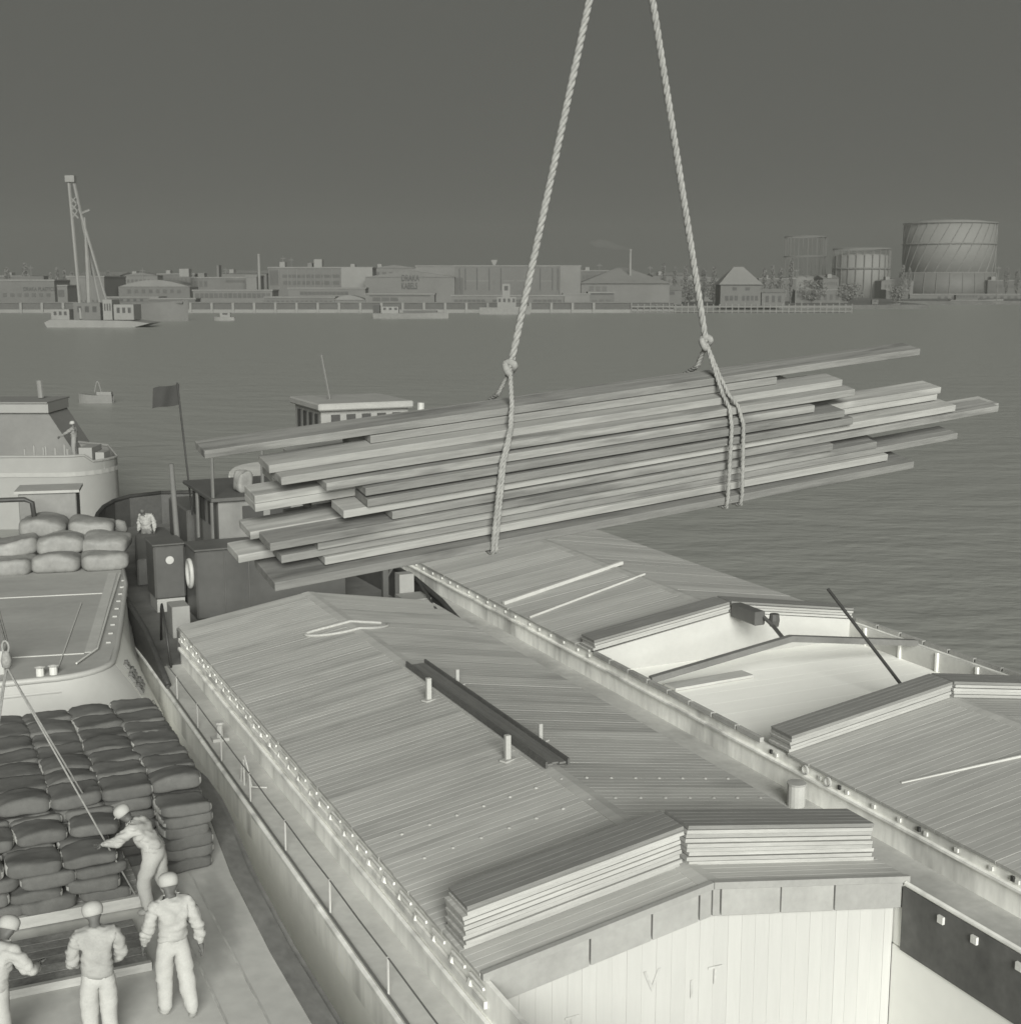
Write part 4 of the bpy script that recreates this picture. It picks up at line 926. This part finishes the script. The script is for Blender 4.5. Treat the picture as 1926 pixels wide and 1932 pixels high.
for y0, y1 in ((398, 412), (385, 398), (372, 384)):
    f_ = lambda y, A_, B_: A_.lerp(B_, (y - 336) / (602 - 336))
    MB().tube([f_(y0, tl, fl), f_(y1, trr, fr)], .2, 5).tube([f_(y1, tl, fl), f_(y0, trr, fr)], .2, 5).build('brace', CRM, cr)
MB().tube([at(155, 402, Yc), at(170, 396, Yc)], .3, 5).build('jib_horn', CRM, cr)
MB().box(top.x - 1.1, top.x + 1.2, Yc - 1, Yc + 1, top.z - 1.0, top.z + .6).build('head_block', CRM, cr)
MB().tube([at(160, 410, Yc), at(167, 520, Yc), at(170, 596, Yc)], [.2, .7, .7], 6).build('hoist_tackle', CRM, cr)
for x0, x1, h, mt in ((108, 142, 2.6, CRM), (150, 200, 4.2, FAR[2]), (225, 262, 3.8, CRM), (205, 222, 5.0, CRM)):
    q0, q1 = at(x0, 610, Yc).x, at(x1, 610, Yc).x; h_ = MB().box(q0, q1, Yc - 4, Yc + 3, 1.8, 1.8 + h).build('engine_house', mt, cr)
    for i in range(3): MB().box(q0 + (q1 - q0) * (.15 + .28 * i), q0 + (q1 - q0) * (.3 + .28 * i), Yc - 4.05, Yc - 4, 1.8 + h * .45, 1.8 + h * .8).build('window', FARD, h_)

# ------------------------------------------------------------------ far shore
shore = [(-420, 505), (60, 505), (62, 560), (180, 590), (195, 700), (420, 720), (600, 760), (900, 800), (3000, 800), (3000, 1400), (-3000, 1400), (-3000, 505)]
tag(MB().prism(shore, -1, 1.6).build('shore_ground', QUAYM), kind='structure')
qw = thing('quay_wall', 'dark quay wall with pale fender posts along the far shore', 'quay wall', (-80, 504, 0), 0.0)
MB().box(-420, 60, 503.5, 504.9, -.5, 1.2).build('wall', FARW, qw); MB().box(-420, 60, 503.8, 504.9, 1.2, 3.6).build('wall_recess', FAR[0], qw); MB().box(-420, 60, 503.4, 505.4, 3.6, 3.9).build('coping', FAR[3], qw)
for i in range(28):
    x = at(40 + i * 40, 585, 503).x
    if x < 60: MB().box(x - .45, x + .45, 502.9, 503.7, -.3, 3.6).build('fender_post', FARW, qw)

def building(label, x0, x1, yt, yb, Y, dep=14, mat=None, roof='flat', ridge=None, wins=(), boxes=(), cat='building', name='harbour_building', base=1.6):
    a, b = at(x0, yb, Y), at(x1, yb, Y); zt = at(x0, yt, Y).z; X0, X1 = a.x, b.x
    t = thing(name, label, cat, ((X0 + X1) / 2, Y, base), 0.0)
    mat = mat or FAR[2]
    wl = MB().box(X0, X1, Y, Y + dep, base, zt).build('wall', mat, t)
    if roof == 'flat': MB().box(X0 - .3, X1 + .3, Y - .3, Y + dep, zt, zt + .5).build('roof', FARR, t)
    else:
        zr = at(x0, ridge, Y).z
        if roof == 'gable': MB().prism([(Y - .4, zt), (Y + dep + .4, zt), (Y + dep / 2, zr)], X0 - .4, X1 + .4, 'x').build('roof', FARR, t)
        if roof == 'front': MB().prism([(X0 - .3, zt), (X1 + .3, zt), ((X0 + X1) / 2, zr)], Y - .3, Y + dep, 'y').build('roof', mat, t)
        if roof == 'vault': MB().prism([(X0 + (X1 - X0) * i / 12, zt + (zr - zt) * math.sin(math.pi * i / 12)) for i in range(13)], Y - .3, Y + dep, 'y').build('roof', FARR, t)
        if roof == 'hip':
            h = min(dep, X1 - X0) * .45; e = .8
            MB().add([(X0 - e, Y - e, zt), (X1 + e, Y - e, zt), (X1 + e, Y + dep + e, zt), (X0 - e, Y + dep + e, zt), (X0 + h, Y + dep / 2, zr), (X1 - h, Y + dep / 2, zr)],
                     [(3, 2, 1, 0), (0, 1, 5, 4), (2, 3, 4, 5), (1, 2, 5), (3, 0, 4)]).build('roof', FARR, t)
    for (f0, f1, y0, y1, n, fill_, mt) in wins:
        z1_, z0_ = at(x0, y0, Y).z, max(at(x0, y1, Y).z, base + .1)
        for i in range(n):
            q0 = X0 + (X1 - X0) * (f0 + (f1 - f0) * (i + .5 - fill_ / 2) / n); q1 = X0 + (X1 - X0) * (f0 + (f1 - f0) * (i + .5 + fill_ / 2) / n)
            MB().box(q0, q1, Y - .12, Y - .002, z0_, z1_).build('window', mt or FARD, wl)
    for (p0, p1, y0, y1, mt) in boxes:
        MB().box(at(p0, 500, Y).x, at(p1, 500, Y).x, Y + 1, Y + 6, at(x0, y1, Y).z, at(x0, y0, Y).z).build('roof_box', mt or FARW, t)
    return t
b = building('factory with dark lettering along its front at the left edge', 0, 106, 530, 590, 512, 20, FAR[2], wins=((.05, .95, 553, 560, 7, .55, FAR[0]), (.1, .9, 570, 581, 4, .6, FAR[0])), boxes=((20, 80, 521, 530, FAR[1]),))
text('lettering', 'DRAKA PLASTICS', LETD, b, (at(45, 548, 512).x, 511.9, at(45, 549, 512).z), (R(90), 0, 0), 2.05, .03, .74, .02)
building('small block right of the lettered factory', 106, 130, 540, 590, 515, 14, FAR[3], wins=((.2, .8, 547, 560, 1, .8, FAR[0]),))
building('tall pale hall behind the floating crane', 130, 200, 523, 590, 530, 30, FAR[3], wins=((.1, .9, 566, 580, 5, .6, FAR[0]),))
building('low shed right of the floating crane', 200, 300, 562, 590, 508, 12, FAR[2], wins=((.25, .75, 555 + 9, 570, 4, .45, FARD),))
building('vaulted hall in the left background', 226, 360, 541, 585, 545, 30, FAR[2], roof='vault', ridge=528, wins=((.1, .9, 546, 553, 8, .5, FAR[0]),), boxes=((337, 355, 507, 522, FARW),))
building('grey warehouse with row of openings left of the chimney', 285, 370, 565, 590, 507, 12, FAR[1], wins=((.05, .95, 569, 580, 6, .8, FAR[0]),))
building('long shed with continuous window row below the chimney', 366, 515, 549, 590, 515, 14, FAR[3], wins=((.02, .98, 553, 562, 16, .82, FAR[0]), (.1, .9, 570, 582, 9, .6, FAR[0])))
building('flat roofed workshop behind the long shed', 362, 470, 525, 570, 560, 20, FAR[2], wins=((.05, .3, 530, 541, 3, .6, FAR[0]), (.6, .95, 528, 533, 1, .95, FAR[0])), boxes=((408, 412, 500, 526, FAR[2]), (372, 384, 515, 526, FAR[3])))
building('pale block beside the thin left chimney', 466, 486, 522, 570, 552, 16, FAR[4])
ch = at(490, 540, 550)
t = thing('chimney', 'thin chimney left of the office block', 'chimney', (ch.x, 550, 1.6), 0.0)
zc = at(490, 479, 550).z
MB().lathe([(.75, 0), (.5, zc - 1.6)], (ch.x, 550, 1.6), 10).build('stack', FARW, t, smooth=True); MB().lathe([(.62, 0), (.62, .7)], (ch.x, 550, zc - .7), 10).build('cap', FARW, t)
b = building('office block with dark window bands and white end tower', 508, 703, 506, 560, 555, 18, FAR[2], wins=((.01, .11, 510, 538, 1, .95, FAR[0]), (.13, .69, 518, 524, 6, .9, FAR[0]), (.13, .69, 530, 537, 6, .8, FAR[0]), (.88, .98, 508, 516, 3, .7, FAR[0])),
             boxes=((527, 537, 494, 505, FARW), (592, 607, 489, 505, FARW), (580, 588, 496, 505, FAR[3]), (661, 669, 498, 505, FARW)))
MB().box(at(644, 500, 555).x, at(703, 500, 555).x, 554.2, 554.9, 8, at(508, 505, 555).z).build('end_tower', FARW, b)
for i in range(8): x = at(527 + i * 16.7, 520, 555).x; MB().box(x - .15, x + .15, 554.6, 554.9, 8, at(508, 507, 555).z).build('pilaster', FAR[4], b)
b = building('big shallow gabled hall with two lines of dark lettering', 690, 858, 523, 575, 540, 40, FAR[3], roof='front', ridge=510)
for s_, y in (('DRAKA', 530), ('KABELS', 545)):
    text('lettering', s_, LETD, b, (at(757, y, 539).x, 539.7, at(757, y, 539).z), (R(90), 0, 0), 3.4, .04, .62 if s_ == 'DRAKA' else .56, .04)
building('long roof behind the lettered hall', 785, 880, 503, 560, 585, 30, FAR[4])
building('low annex with dark canopy in front of the lettered hall', 690, 820, 556, 590, 510, 10, FAR[3], wins=((.1, .48, 561, 568, 3, .9, FAR[0]), (.05, .95, 556.5, 559, 1, .98, FAR[0])))
building('quay shed with upright boards below the office block', 500, 632, 562, 590, 508, 10, FAR[2], wins=((.02, .98, 567, 581, 14, .55, FAR[0]),))
building('round topped shed below the office block', 628, 690, 566, 590, 509, 10, FAR[3], roof='vault', ridge=557)
building('low shed row between office block and quay', 545, 690, 545, 580, 530, 14, FAR[3], wins=((.15, .78, 550, 556, 12, .9, FAR[0]),))
b = building('long flat factory block with tall dark joints', 858, 1095, 503, 575, 545, 24, FAR[2], wins=((.0, .07, 524, 556, 2, .8, FAR[0]),))
for px in (867, 878, 900, 923, 945, 1019, 1042, 1052): x = at(px, 520, 545).x; MB().box(x - .18, x + .18, 544.8, 544.99, 8, at(px, 506, 545).z).build('joint', FARD, b)
for px in (888, 912, 960, 985, 1030): x = at(px, 520, 545).x; MB().box(x - 2.2, x + 2.2, 544.9, 544.995, at(px, 531, 545).z, at(px, 529, 545).z).build('window', FAR[4], b)
MB().box(at(1056, 500, 545).x, at(1095, 500, 545).x, 544.3, 544.9, 6, at(1056, 503, 545).z + .4).build('end_wall', FAR[4], b)
MB().add([(at(930, 500, 548).x + q[0], 548 + q[1], at(930, 500, 548).z + q[2]) for q in ((0, 0, 0), (1, 0, 0), (1, 1, 0), (0, 1, 0), (-.8, 0, 2), (1.8, 0, 2), (1.8, 1, 2), (-.8, 1, 2))], [(0, 1, 5, 4), (1, 2, 6, 5), (2, 3, 7, 6), (3, 0, 4, 7), (4, 5, 6, 7)]).build('roof_tank', FARW, b)
building('row of quay sheds with dark bays behind the left sling', 852, 1064, 559, 590, 509, 10, FAR[3], wins=((.02, .3, 565, 580, 7, .85, FAR[0]), (.36, .68, 565, 580, 7, .85, FAR[0]), (.72, .98, 565, 580, 6, .85, FAR[0])))
building('pale low house at the end of the quay sheds', 1063, 1112, 556, 590, 509, 10, FAR[4])
building('wide hipped hall between the two slings', 1096, 1262, 535, 575, 560, 40, FAR[3], roof='hip', ridge=504, wins=((.08, .3, 540, 550, 3, .7, FAR[1]),))
building('shed with dark fascia between the two slings', 1110, 1158, 553, 588, 512, 12, FAR[2], wins=((.02, .98, 550.5, 556, 1, 1.0, FARD), (.1, .9, 565, 582, 3, .7, FAR[1])))
building('long low hall right of the thin chimney', 1158, 1285, 548, 582, 590, 20, FAR[2], wins=((.78, .9, 530 + 20, 556, 1, .9, FARD),), roof='gable', ridge=538)
ch = at(1188, 560, 570); zc = at(1188, 470, 570).z
t = thing('chimney', 'very thin tall chimney with smoke between the two slings', 'chimney', (ch.x, 570, 1.6), 0.0)
MB().lathe([(.6, 0), (.42, zc - 1.6)], (ch.x, 570, 1.6), 10).build('stack', FARW, t, smooth=True); MB().lathe([(.55, 0), (.55, .8)], (ch.x, 570, zc - .8), 10).build('cap', FARW, t)
jt = thing('jetty', 'long timber jetty on piles in front of the hip roofed house', 'jetty', (at(1400, 588, 505).x, 505, 0), 0.0)
j0, j1 = at(1190, 586, 505).x, at(1604, 586, 505).x
MB().box(j0, j1, 503, 509, 1.9, 2.5).build('deck', FAR[4], jt); MB().box(j0, j1, 503.1, 503.4, .3, .8).build('wale', FAR[3], jt)
for i in range(36):
    x = j0 + (j1 - j0) * i / 35; MB().tube([(x, 503.2, -1), (x, 503.2, 3.2 + .5 * (i % 3 == 0))], .22, 5).build('pile', FARW, jt)
building('hip roofed house with two rows of windows right of the right sling', 1358, 1434, 537, 577, 560, 14, FAR[2], roof='hip', ridge=503, cat='house', name='house',
         wins=((.0, 1, 537.2, 539, 1, 1.0, FARD), (.28, .42, 542, 548, 1, .8, FARD), (.6, .74, 542, 548, 1, .8, FARD), (.1, .45, 558, 567, 3, .7, FARD), (.52, .95, 558, 567, 4, .65, FARD)))
building('low boathouse right of the hip roofed house', 1436, 1480, 552, 577, 562, 12, FAR[2], roof='gable', ridge=545, wins=((.1, .9, 558, 570, 3, .5, FARD),))
building('long low shed below the gasholders', 1500, 1600, 548, 575, 640, 14, FAR[2], wins=((.05, .95, 555, 566, 8, .5, FAR[0]),))
building('low works building between the gasholders', 1670, 1712, 548, 572, 800, 14, FAR[1])
building('low quay shed at the right edge below the big gasholder', 1715, 1960, 556, 572, 810, 14, FAR[2], wins=((.2, .95, 559, 566, 14, .45, FARD),))

BK = [(0, 60, 522, 625, 'low roofline behind the lettered factory'), (150, 230, 519, 640, 'grey roofline behind the floating crane'), (236, 300, 520, 640, 'tall grey shed behind the vaulted hall'), (300, 370, 518, 650, 'grey block behind the small white roof box'),
      (420, 505, 516, 640, 'grey block behind the thin left chimney'), (700, 790, 506, 660, 'grey roofline rising behind the lettered hall'), (1092, 1150, 512, 650, 'grey block behind the hipped hall'), (1230, 1300, 520, 680, 'grey roofline behind the poplars left of the right sling'),
      (1290, 1360, 527, 690, 'long grey shed behind the right sling'), (1430, 1500, 527, 690, 'grey shed behind the boathouse'), (1550, 1580, 525, 820, 'narrow grey works left of the squat gasholder'), (1660, 1720, 530, 830, 'grey works behind the low barge at the right'), (1860, 1990, 530, 850, 'grey works right of the biggest gasholder')]
for i, (x0, x1, yt, Y, lab) in enumerate(BK):
    building(lab, x0, x1, yt, 580, Y, 25, FAR[1 + i % 3], roof=('flat', 'gable', 'front')[i % 3], ridge=yt - 6, wins=((.08, .92, yt + 7, yt + 13, 5 + i % 4, .55, FAR[0]),), boxes=((x0 + 12, x0 + 20, yt - 8, yt, FARW),))
MS = [(62, 500, 'left of the poplar pair'), (272, 505, 'above the vaulted hall'), (428, 503, 'above the workshop'), (536, 482, 'on the office block, left'), (552, 485, 'on the office block, right'), (1130, 495, 'above the hipped hall'), (1225, 500, 'right of the thin tall chimney'), (1500, 505, 'left of the empty gasholder frame'), (1880, 500, 'right of the biggest gasholder')]
for px, yt, lab in MS:
    p0 = at(px, 560, 600); t = thing('mast', 'thin mast on the far shore ' + lab, 'mast', (p0.x, 600, 1.6), 0.0, 'masts on the far shore')
    MB().tube([(p0.x, 600, 1.6), (p0.x, 600, at(px, yt, 600).z)], [.22, .10], 5).build('pole', FAR[4], t)
    MB().box(p0.x - 1.2, p0.x + 1.2, 599.9, 600.1, at(px, yt + 6, 600).z, at(px, yt + 6, 600).z + .2).build('crosstree', FAR[4], t)

def gasholder(label, px, wpx, yt, yb, Y, kind):
    c = at(px, yb, Y); r = wpx / 2 * Y / 2550 * .995; zt = at(px, yt, Y).z
    t = thing('gasholder', label, 'gasholder', (c.x, Y, 1.6), 0.0, 'gasholders on the far shore'); n = 40
    if kind == 'big':
        zm = at(px, 515, Y).z
        MB().lathe([(r * 1.08, 0), (r * 1.03, zm - 1.6)], (c.x, Y, 1.6), n).build('skirt', STEELD, t, smooth=True)
        MB().lathe([(r * 1.0, 0), (r * .985, (zt - zm) * .5), (r * .98, zt - zm - 3)], (c.x, Y, zm), n).build('bell', STEEL, t, smooth=True)
        MB().lathe([(r * .98, 0), (r * .7, 1.6), (r * .35, 2.6), (.1, 3)], (c.x, Y, zt - 3), n).build('dome', STEEL, t, smooth=True)
        for z in (zm, zm + (zt - zm) * .53, zt - 3): MB().tube([(c.x + r * 1.01 * math.cos(2 * math.pi * i / n), Y + r * 1.01 * math.sin(2 * math.pi * i / n), z) for i in range(n)], .45, 5, True).build('ring', FARW, t)
        for k_ in range(26):
            MB().tube([(c.x + r * 1.0 * math.cos(a + 2 * math.pi * k_ / 26), Y + r * 1.0 * math.sin(a + 2 * math.pi * k_ / 26), zm + (zt - 3 - zm) * q) for q, a in ((0, 0), (.25, .14), (.5, .28), (.75, .42), (1, .56))], .22, 4).build('guide_rail', STEEL, t)
        for k_ in range(24): a = 2 * math.pi * k_ / 24; MB().tube([(c.x + r * 1.1 * math.cos(a), Y + r * 1.1 * math.sin(a), 1.6), (c.x + r * 1.04 * math.cos(a), Y + r * 1.04 * math.sin(a), zm)], .2, 4).build('buttress', FARW, t)
    if kind == 'mid':
        zm = at(px, 530, Y).z
        MB().lathe([(r * .96, 0), (r * .96, (zt - 1.6) * .86), (r * .5, (zt - 1.6) * .93), (.1, (zt - 1.6) * .95)], (c.x, Y, 1.6), n).build('bell', STEEL, t, smooth=True)
        for k_ in range(22): a = 2 * math.pi * k_ / 22; MB().tube([(c.x + r * math.cos(a), Y + r * math.sin(a), 1.6), (c.x + r * math.cos(a), Y + r * math.sin(a), zt)], .28, 4).build('column', FAR[4], t)
        for z in (zt, zt * .62): MB().tube([(c.x + r * math.cos(2 * math.pi * i / n), Y + r * math.sin(2 * math.pi * i / n), z) for i in range(n)], .5, 5, True).build('ring', FAR[4], t)
    if kind == 'frame':
        zm = at(px, 524, Y).z
        MB().lathe([(r * 1.0, 0), (r * 1.0, zm - 1.6), (r * .5, zm), (.1, zm + .4)], (c.x, Y, 1.6), n).build('tank', STEEL, t, smooth=True)
        for k_ in range(14): a = 2 * math.pi * (k_ + .3) / 14; MB().tube([(c.x + r * math.cos(a), Y + r * math.sin(a), zm), (c.x + r * math.cos(a), Y + r * math.sin(a), zt)], .3, 4).build('column', FAR[3], t)
        for z in (zt, at(px, 484, Y).z): MB().tube([(c.x + r * math.cos(2 * math.pi * i / n), Y + r * math.sin(2 * math.pi * i / n), z) for i in range(n)], .42, 5, True).build('ring', FAR[3], t)
gasholder('empty see-through guide frame of a gasholder, leftmost of the three', 1516, 76, 447, 545, 900, 'frame')
gasholder('squat gasholder between the empty frame and the biggest one', 1622, 104, 470, 555, 860, 'mid')
gasholder('biggest gasholder, domed and criss-crossed with slanting rails, at the right edge', 1785, 166, 413, 560, 880, 'big')

def tree(label, px, yt, yb, Y, wpx, seed, slim=True):
    rnd = random.Random(seed); c = at(px, yb, Y); zt = at(px, yt, Y).z; rr = wpx / 2 * Y / 2550; z0 = 1.6; h = zt - z0
    t = thing('poplar_tree' if slim else 'leafy_tree', label, 'tree', (c.x, Y, z0), 0.0, 'trees on the far shore')
    MB().tube([(c.x, Y, z0), (c.x + .1, Y, z0 + h * .5), (c.x, Y, zt - h * .1)], [.35, .22, .06], 6).build('trunk', BARK, t)
    mb_ = MB()
    for i in range(900):
        u = rnd.random(); q = .12 + .88 * u
        prof = math.sin(math.pi * min(1, .12 + .9 * (1 - u))) ** (.7 if slim else .45)
        a = rnd.uniform(0, 6.28); d = rr * prof * rnd.random() ** .5 * rnd.uniform(.75, 1.15)
        p = Vector((c.x + d * math.cos(a), Y + d * math.sin(a), z0 + h * q)); s = rnd.uniform(.2, .45) * (1 if slim else 1.3)
        e = Euler((rnd.uniform(0, 3), rnd.uniform(0, 3), rnd.uniform(0, 3))).to_matrix()
        mb_.add([p + e @ Vector(v_) * s for v_ in ((-1, -.5, 0), (.2, -.7, .1), (1, .1, -.1), (.1, .7, .1))], [(0, 1, 2, 3)])
    mb_.build('crown', LEAF, t)
TREES = [(52, 497, 12), (112, 505, 7), (126, 506, 7), (139, 513, 8), (208, 511, 9), (1250, 497, 9), (1272, 503, 10), (1292, 499, 9), (1312, 500, 12), (1326, 508, 14), (1345, 505, 10), (1440, 505, 9), (1455, 500, 8), (1470, 506, 10), (1490, 492, 9), (1700, 500, 8), (1712, 506, 8), (1895, 505, 12), (1915, 510, 12), (18, 505, 12), (100, 515, 8)]
TL = ['at the left edge behind the lettered factory', 'left one of a pair behind the lettered factory', 'right one of a pair behind the lettered factory', 'just left of the floating crane legs', 'just right of the floating crane legs', 'left of the right sling', 'second left of the right sling', 'third left of the right sling', 'close left of the right sling', 'touching the right sling', 'left of the hip roofed house', 'right of the hip roofed house', 'second right of the hip roofed house', 'third right of the hip roofed house', 'in front of the empty gasholder frame', 'left beside the biggest gasholder', 'close left beside the biggest gasholder', 'right of the biggest gasholder', 'outermost right of the biggest gasholder', 'outermost at the left edge', 'left of the poplar pair behind the factory']
for i, (px, yt, wp) in enumerate(TREES): tree('poplar ' + TL[i], px, yt, 580, 600 if px > 1000 and px < 1680 else 560 if px < 1000 else 820, wp, 100 + i)
for i, (px, yt, wp, lab) in enumerate(((1300, 528, 50, 'broad bushy tree behind the jetty left of the right sling'), (1345, 530, 40, 'broad bushy tree close to the hip roofed house, left'), (1465, 530, 40, 'broad bushy tree right of the hip roofed house'), (1530, 528, 60, 'broad bushy tree below the empty gasholder frame'), (1600, 535, 50, 'broad bushy tree below the squat gasholder'), (1690, 540, 30, 'broad bushy tree left of the biggest gasholder'))):
    tree(lab, px, yt, 580, 640, wp, 300 + i, False)
# thin smoke from the chimney
def smoke():
    m = bpy.data.materials.new('smoke'); m.use_nodes = True; n = m.node_tree; n.nodes.remove(n.nodes['Principled BSDF'])
    v = n.nodes.new('ShaderNodeVolumePrincipled'); v.inputs['Color'].default_value = (.6, .6, .57, 1); v.inputs['Density'].default_value = .05
    n.links.new(v.outputs[0], n.nodes['Material Output'].inputs['Volume'])
    pts = [at(x, y, 570) for x, y in ((1188, 470), (1176, 468), (1160, 466), (1145, 461), (1128, 459), (1110, 457))]
    tag(MB().tube(pts, [.4, .9, 1.3, 1.6, 1.9, .5], 8).build('smoke', m, smooth=True), 'thin smoke drifting left from the thin tall chimney', 'smoke', kind='stuff')
smoke()

# ------------------------------------------------------------------ harbour haze: one even box of air round everything
def haze():
    m = bpy.data.materials.new('haze'); m.use_nodes = True; n = m.node_tree; n.nodes.remove(n.nodes['Principled BSDF'])
    v = n.nodes.new('ShaderNodeVolumePrincipled'); v.inputs['Color'].default_value = (.36, .365, .34, 1); v.inputs['Density'].default_value = .00048
    n.links.new(v.outputs[0], n.nodes['Material Output'].inputs['Volume'])
    tag(MB().box(-3100, 3100, -60, 1500, -2.0, 72).build('haze', m), 'thin grey haze over the harbour', 'haze', kind='stuff')
haze()
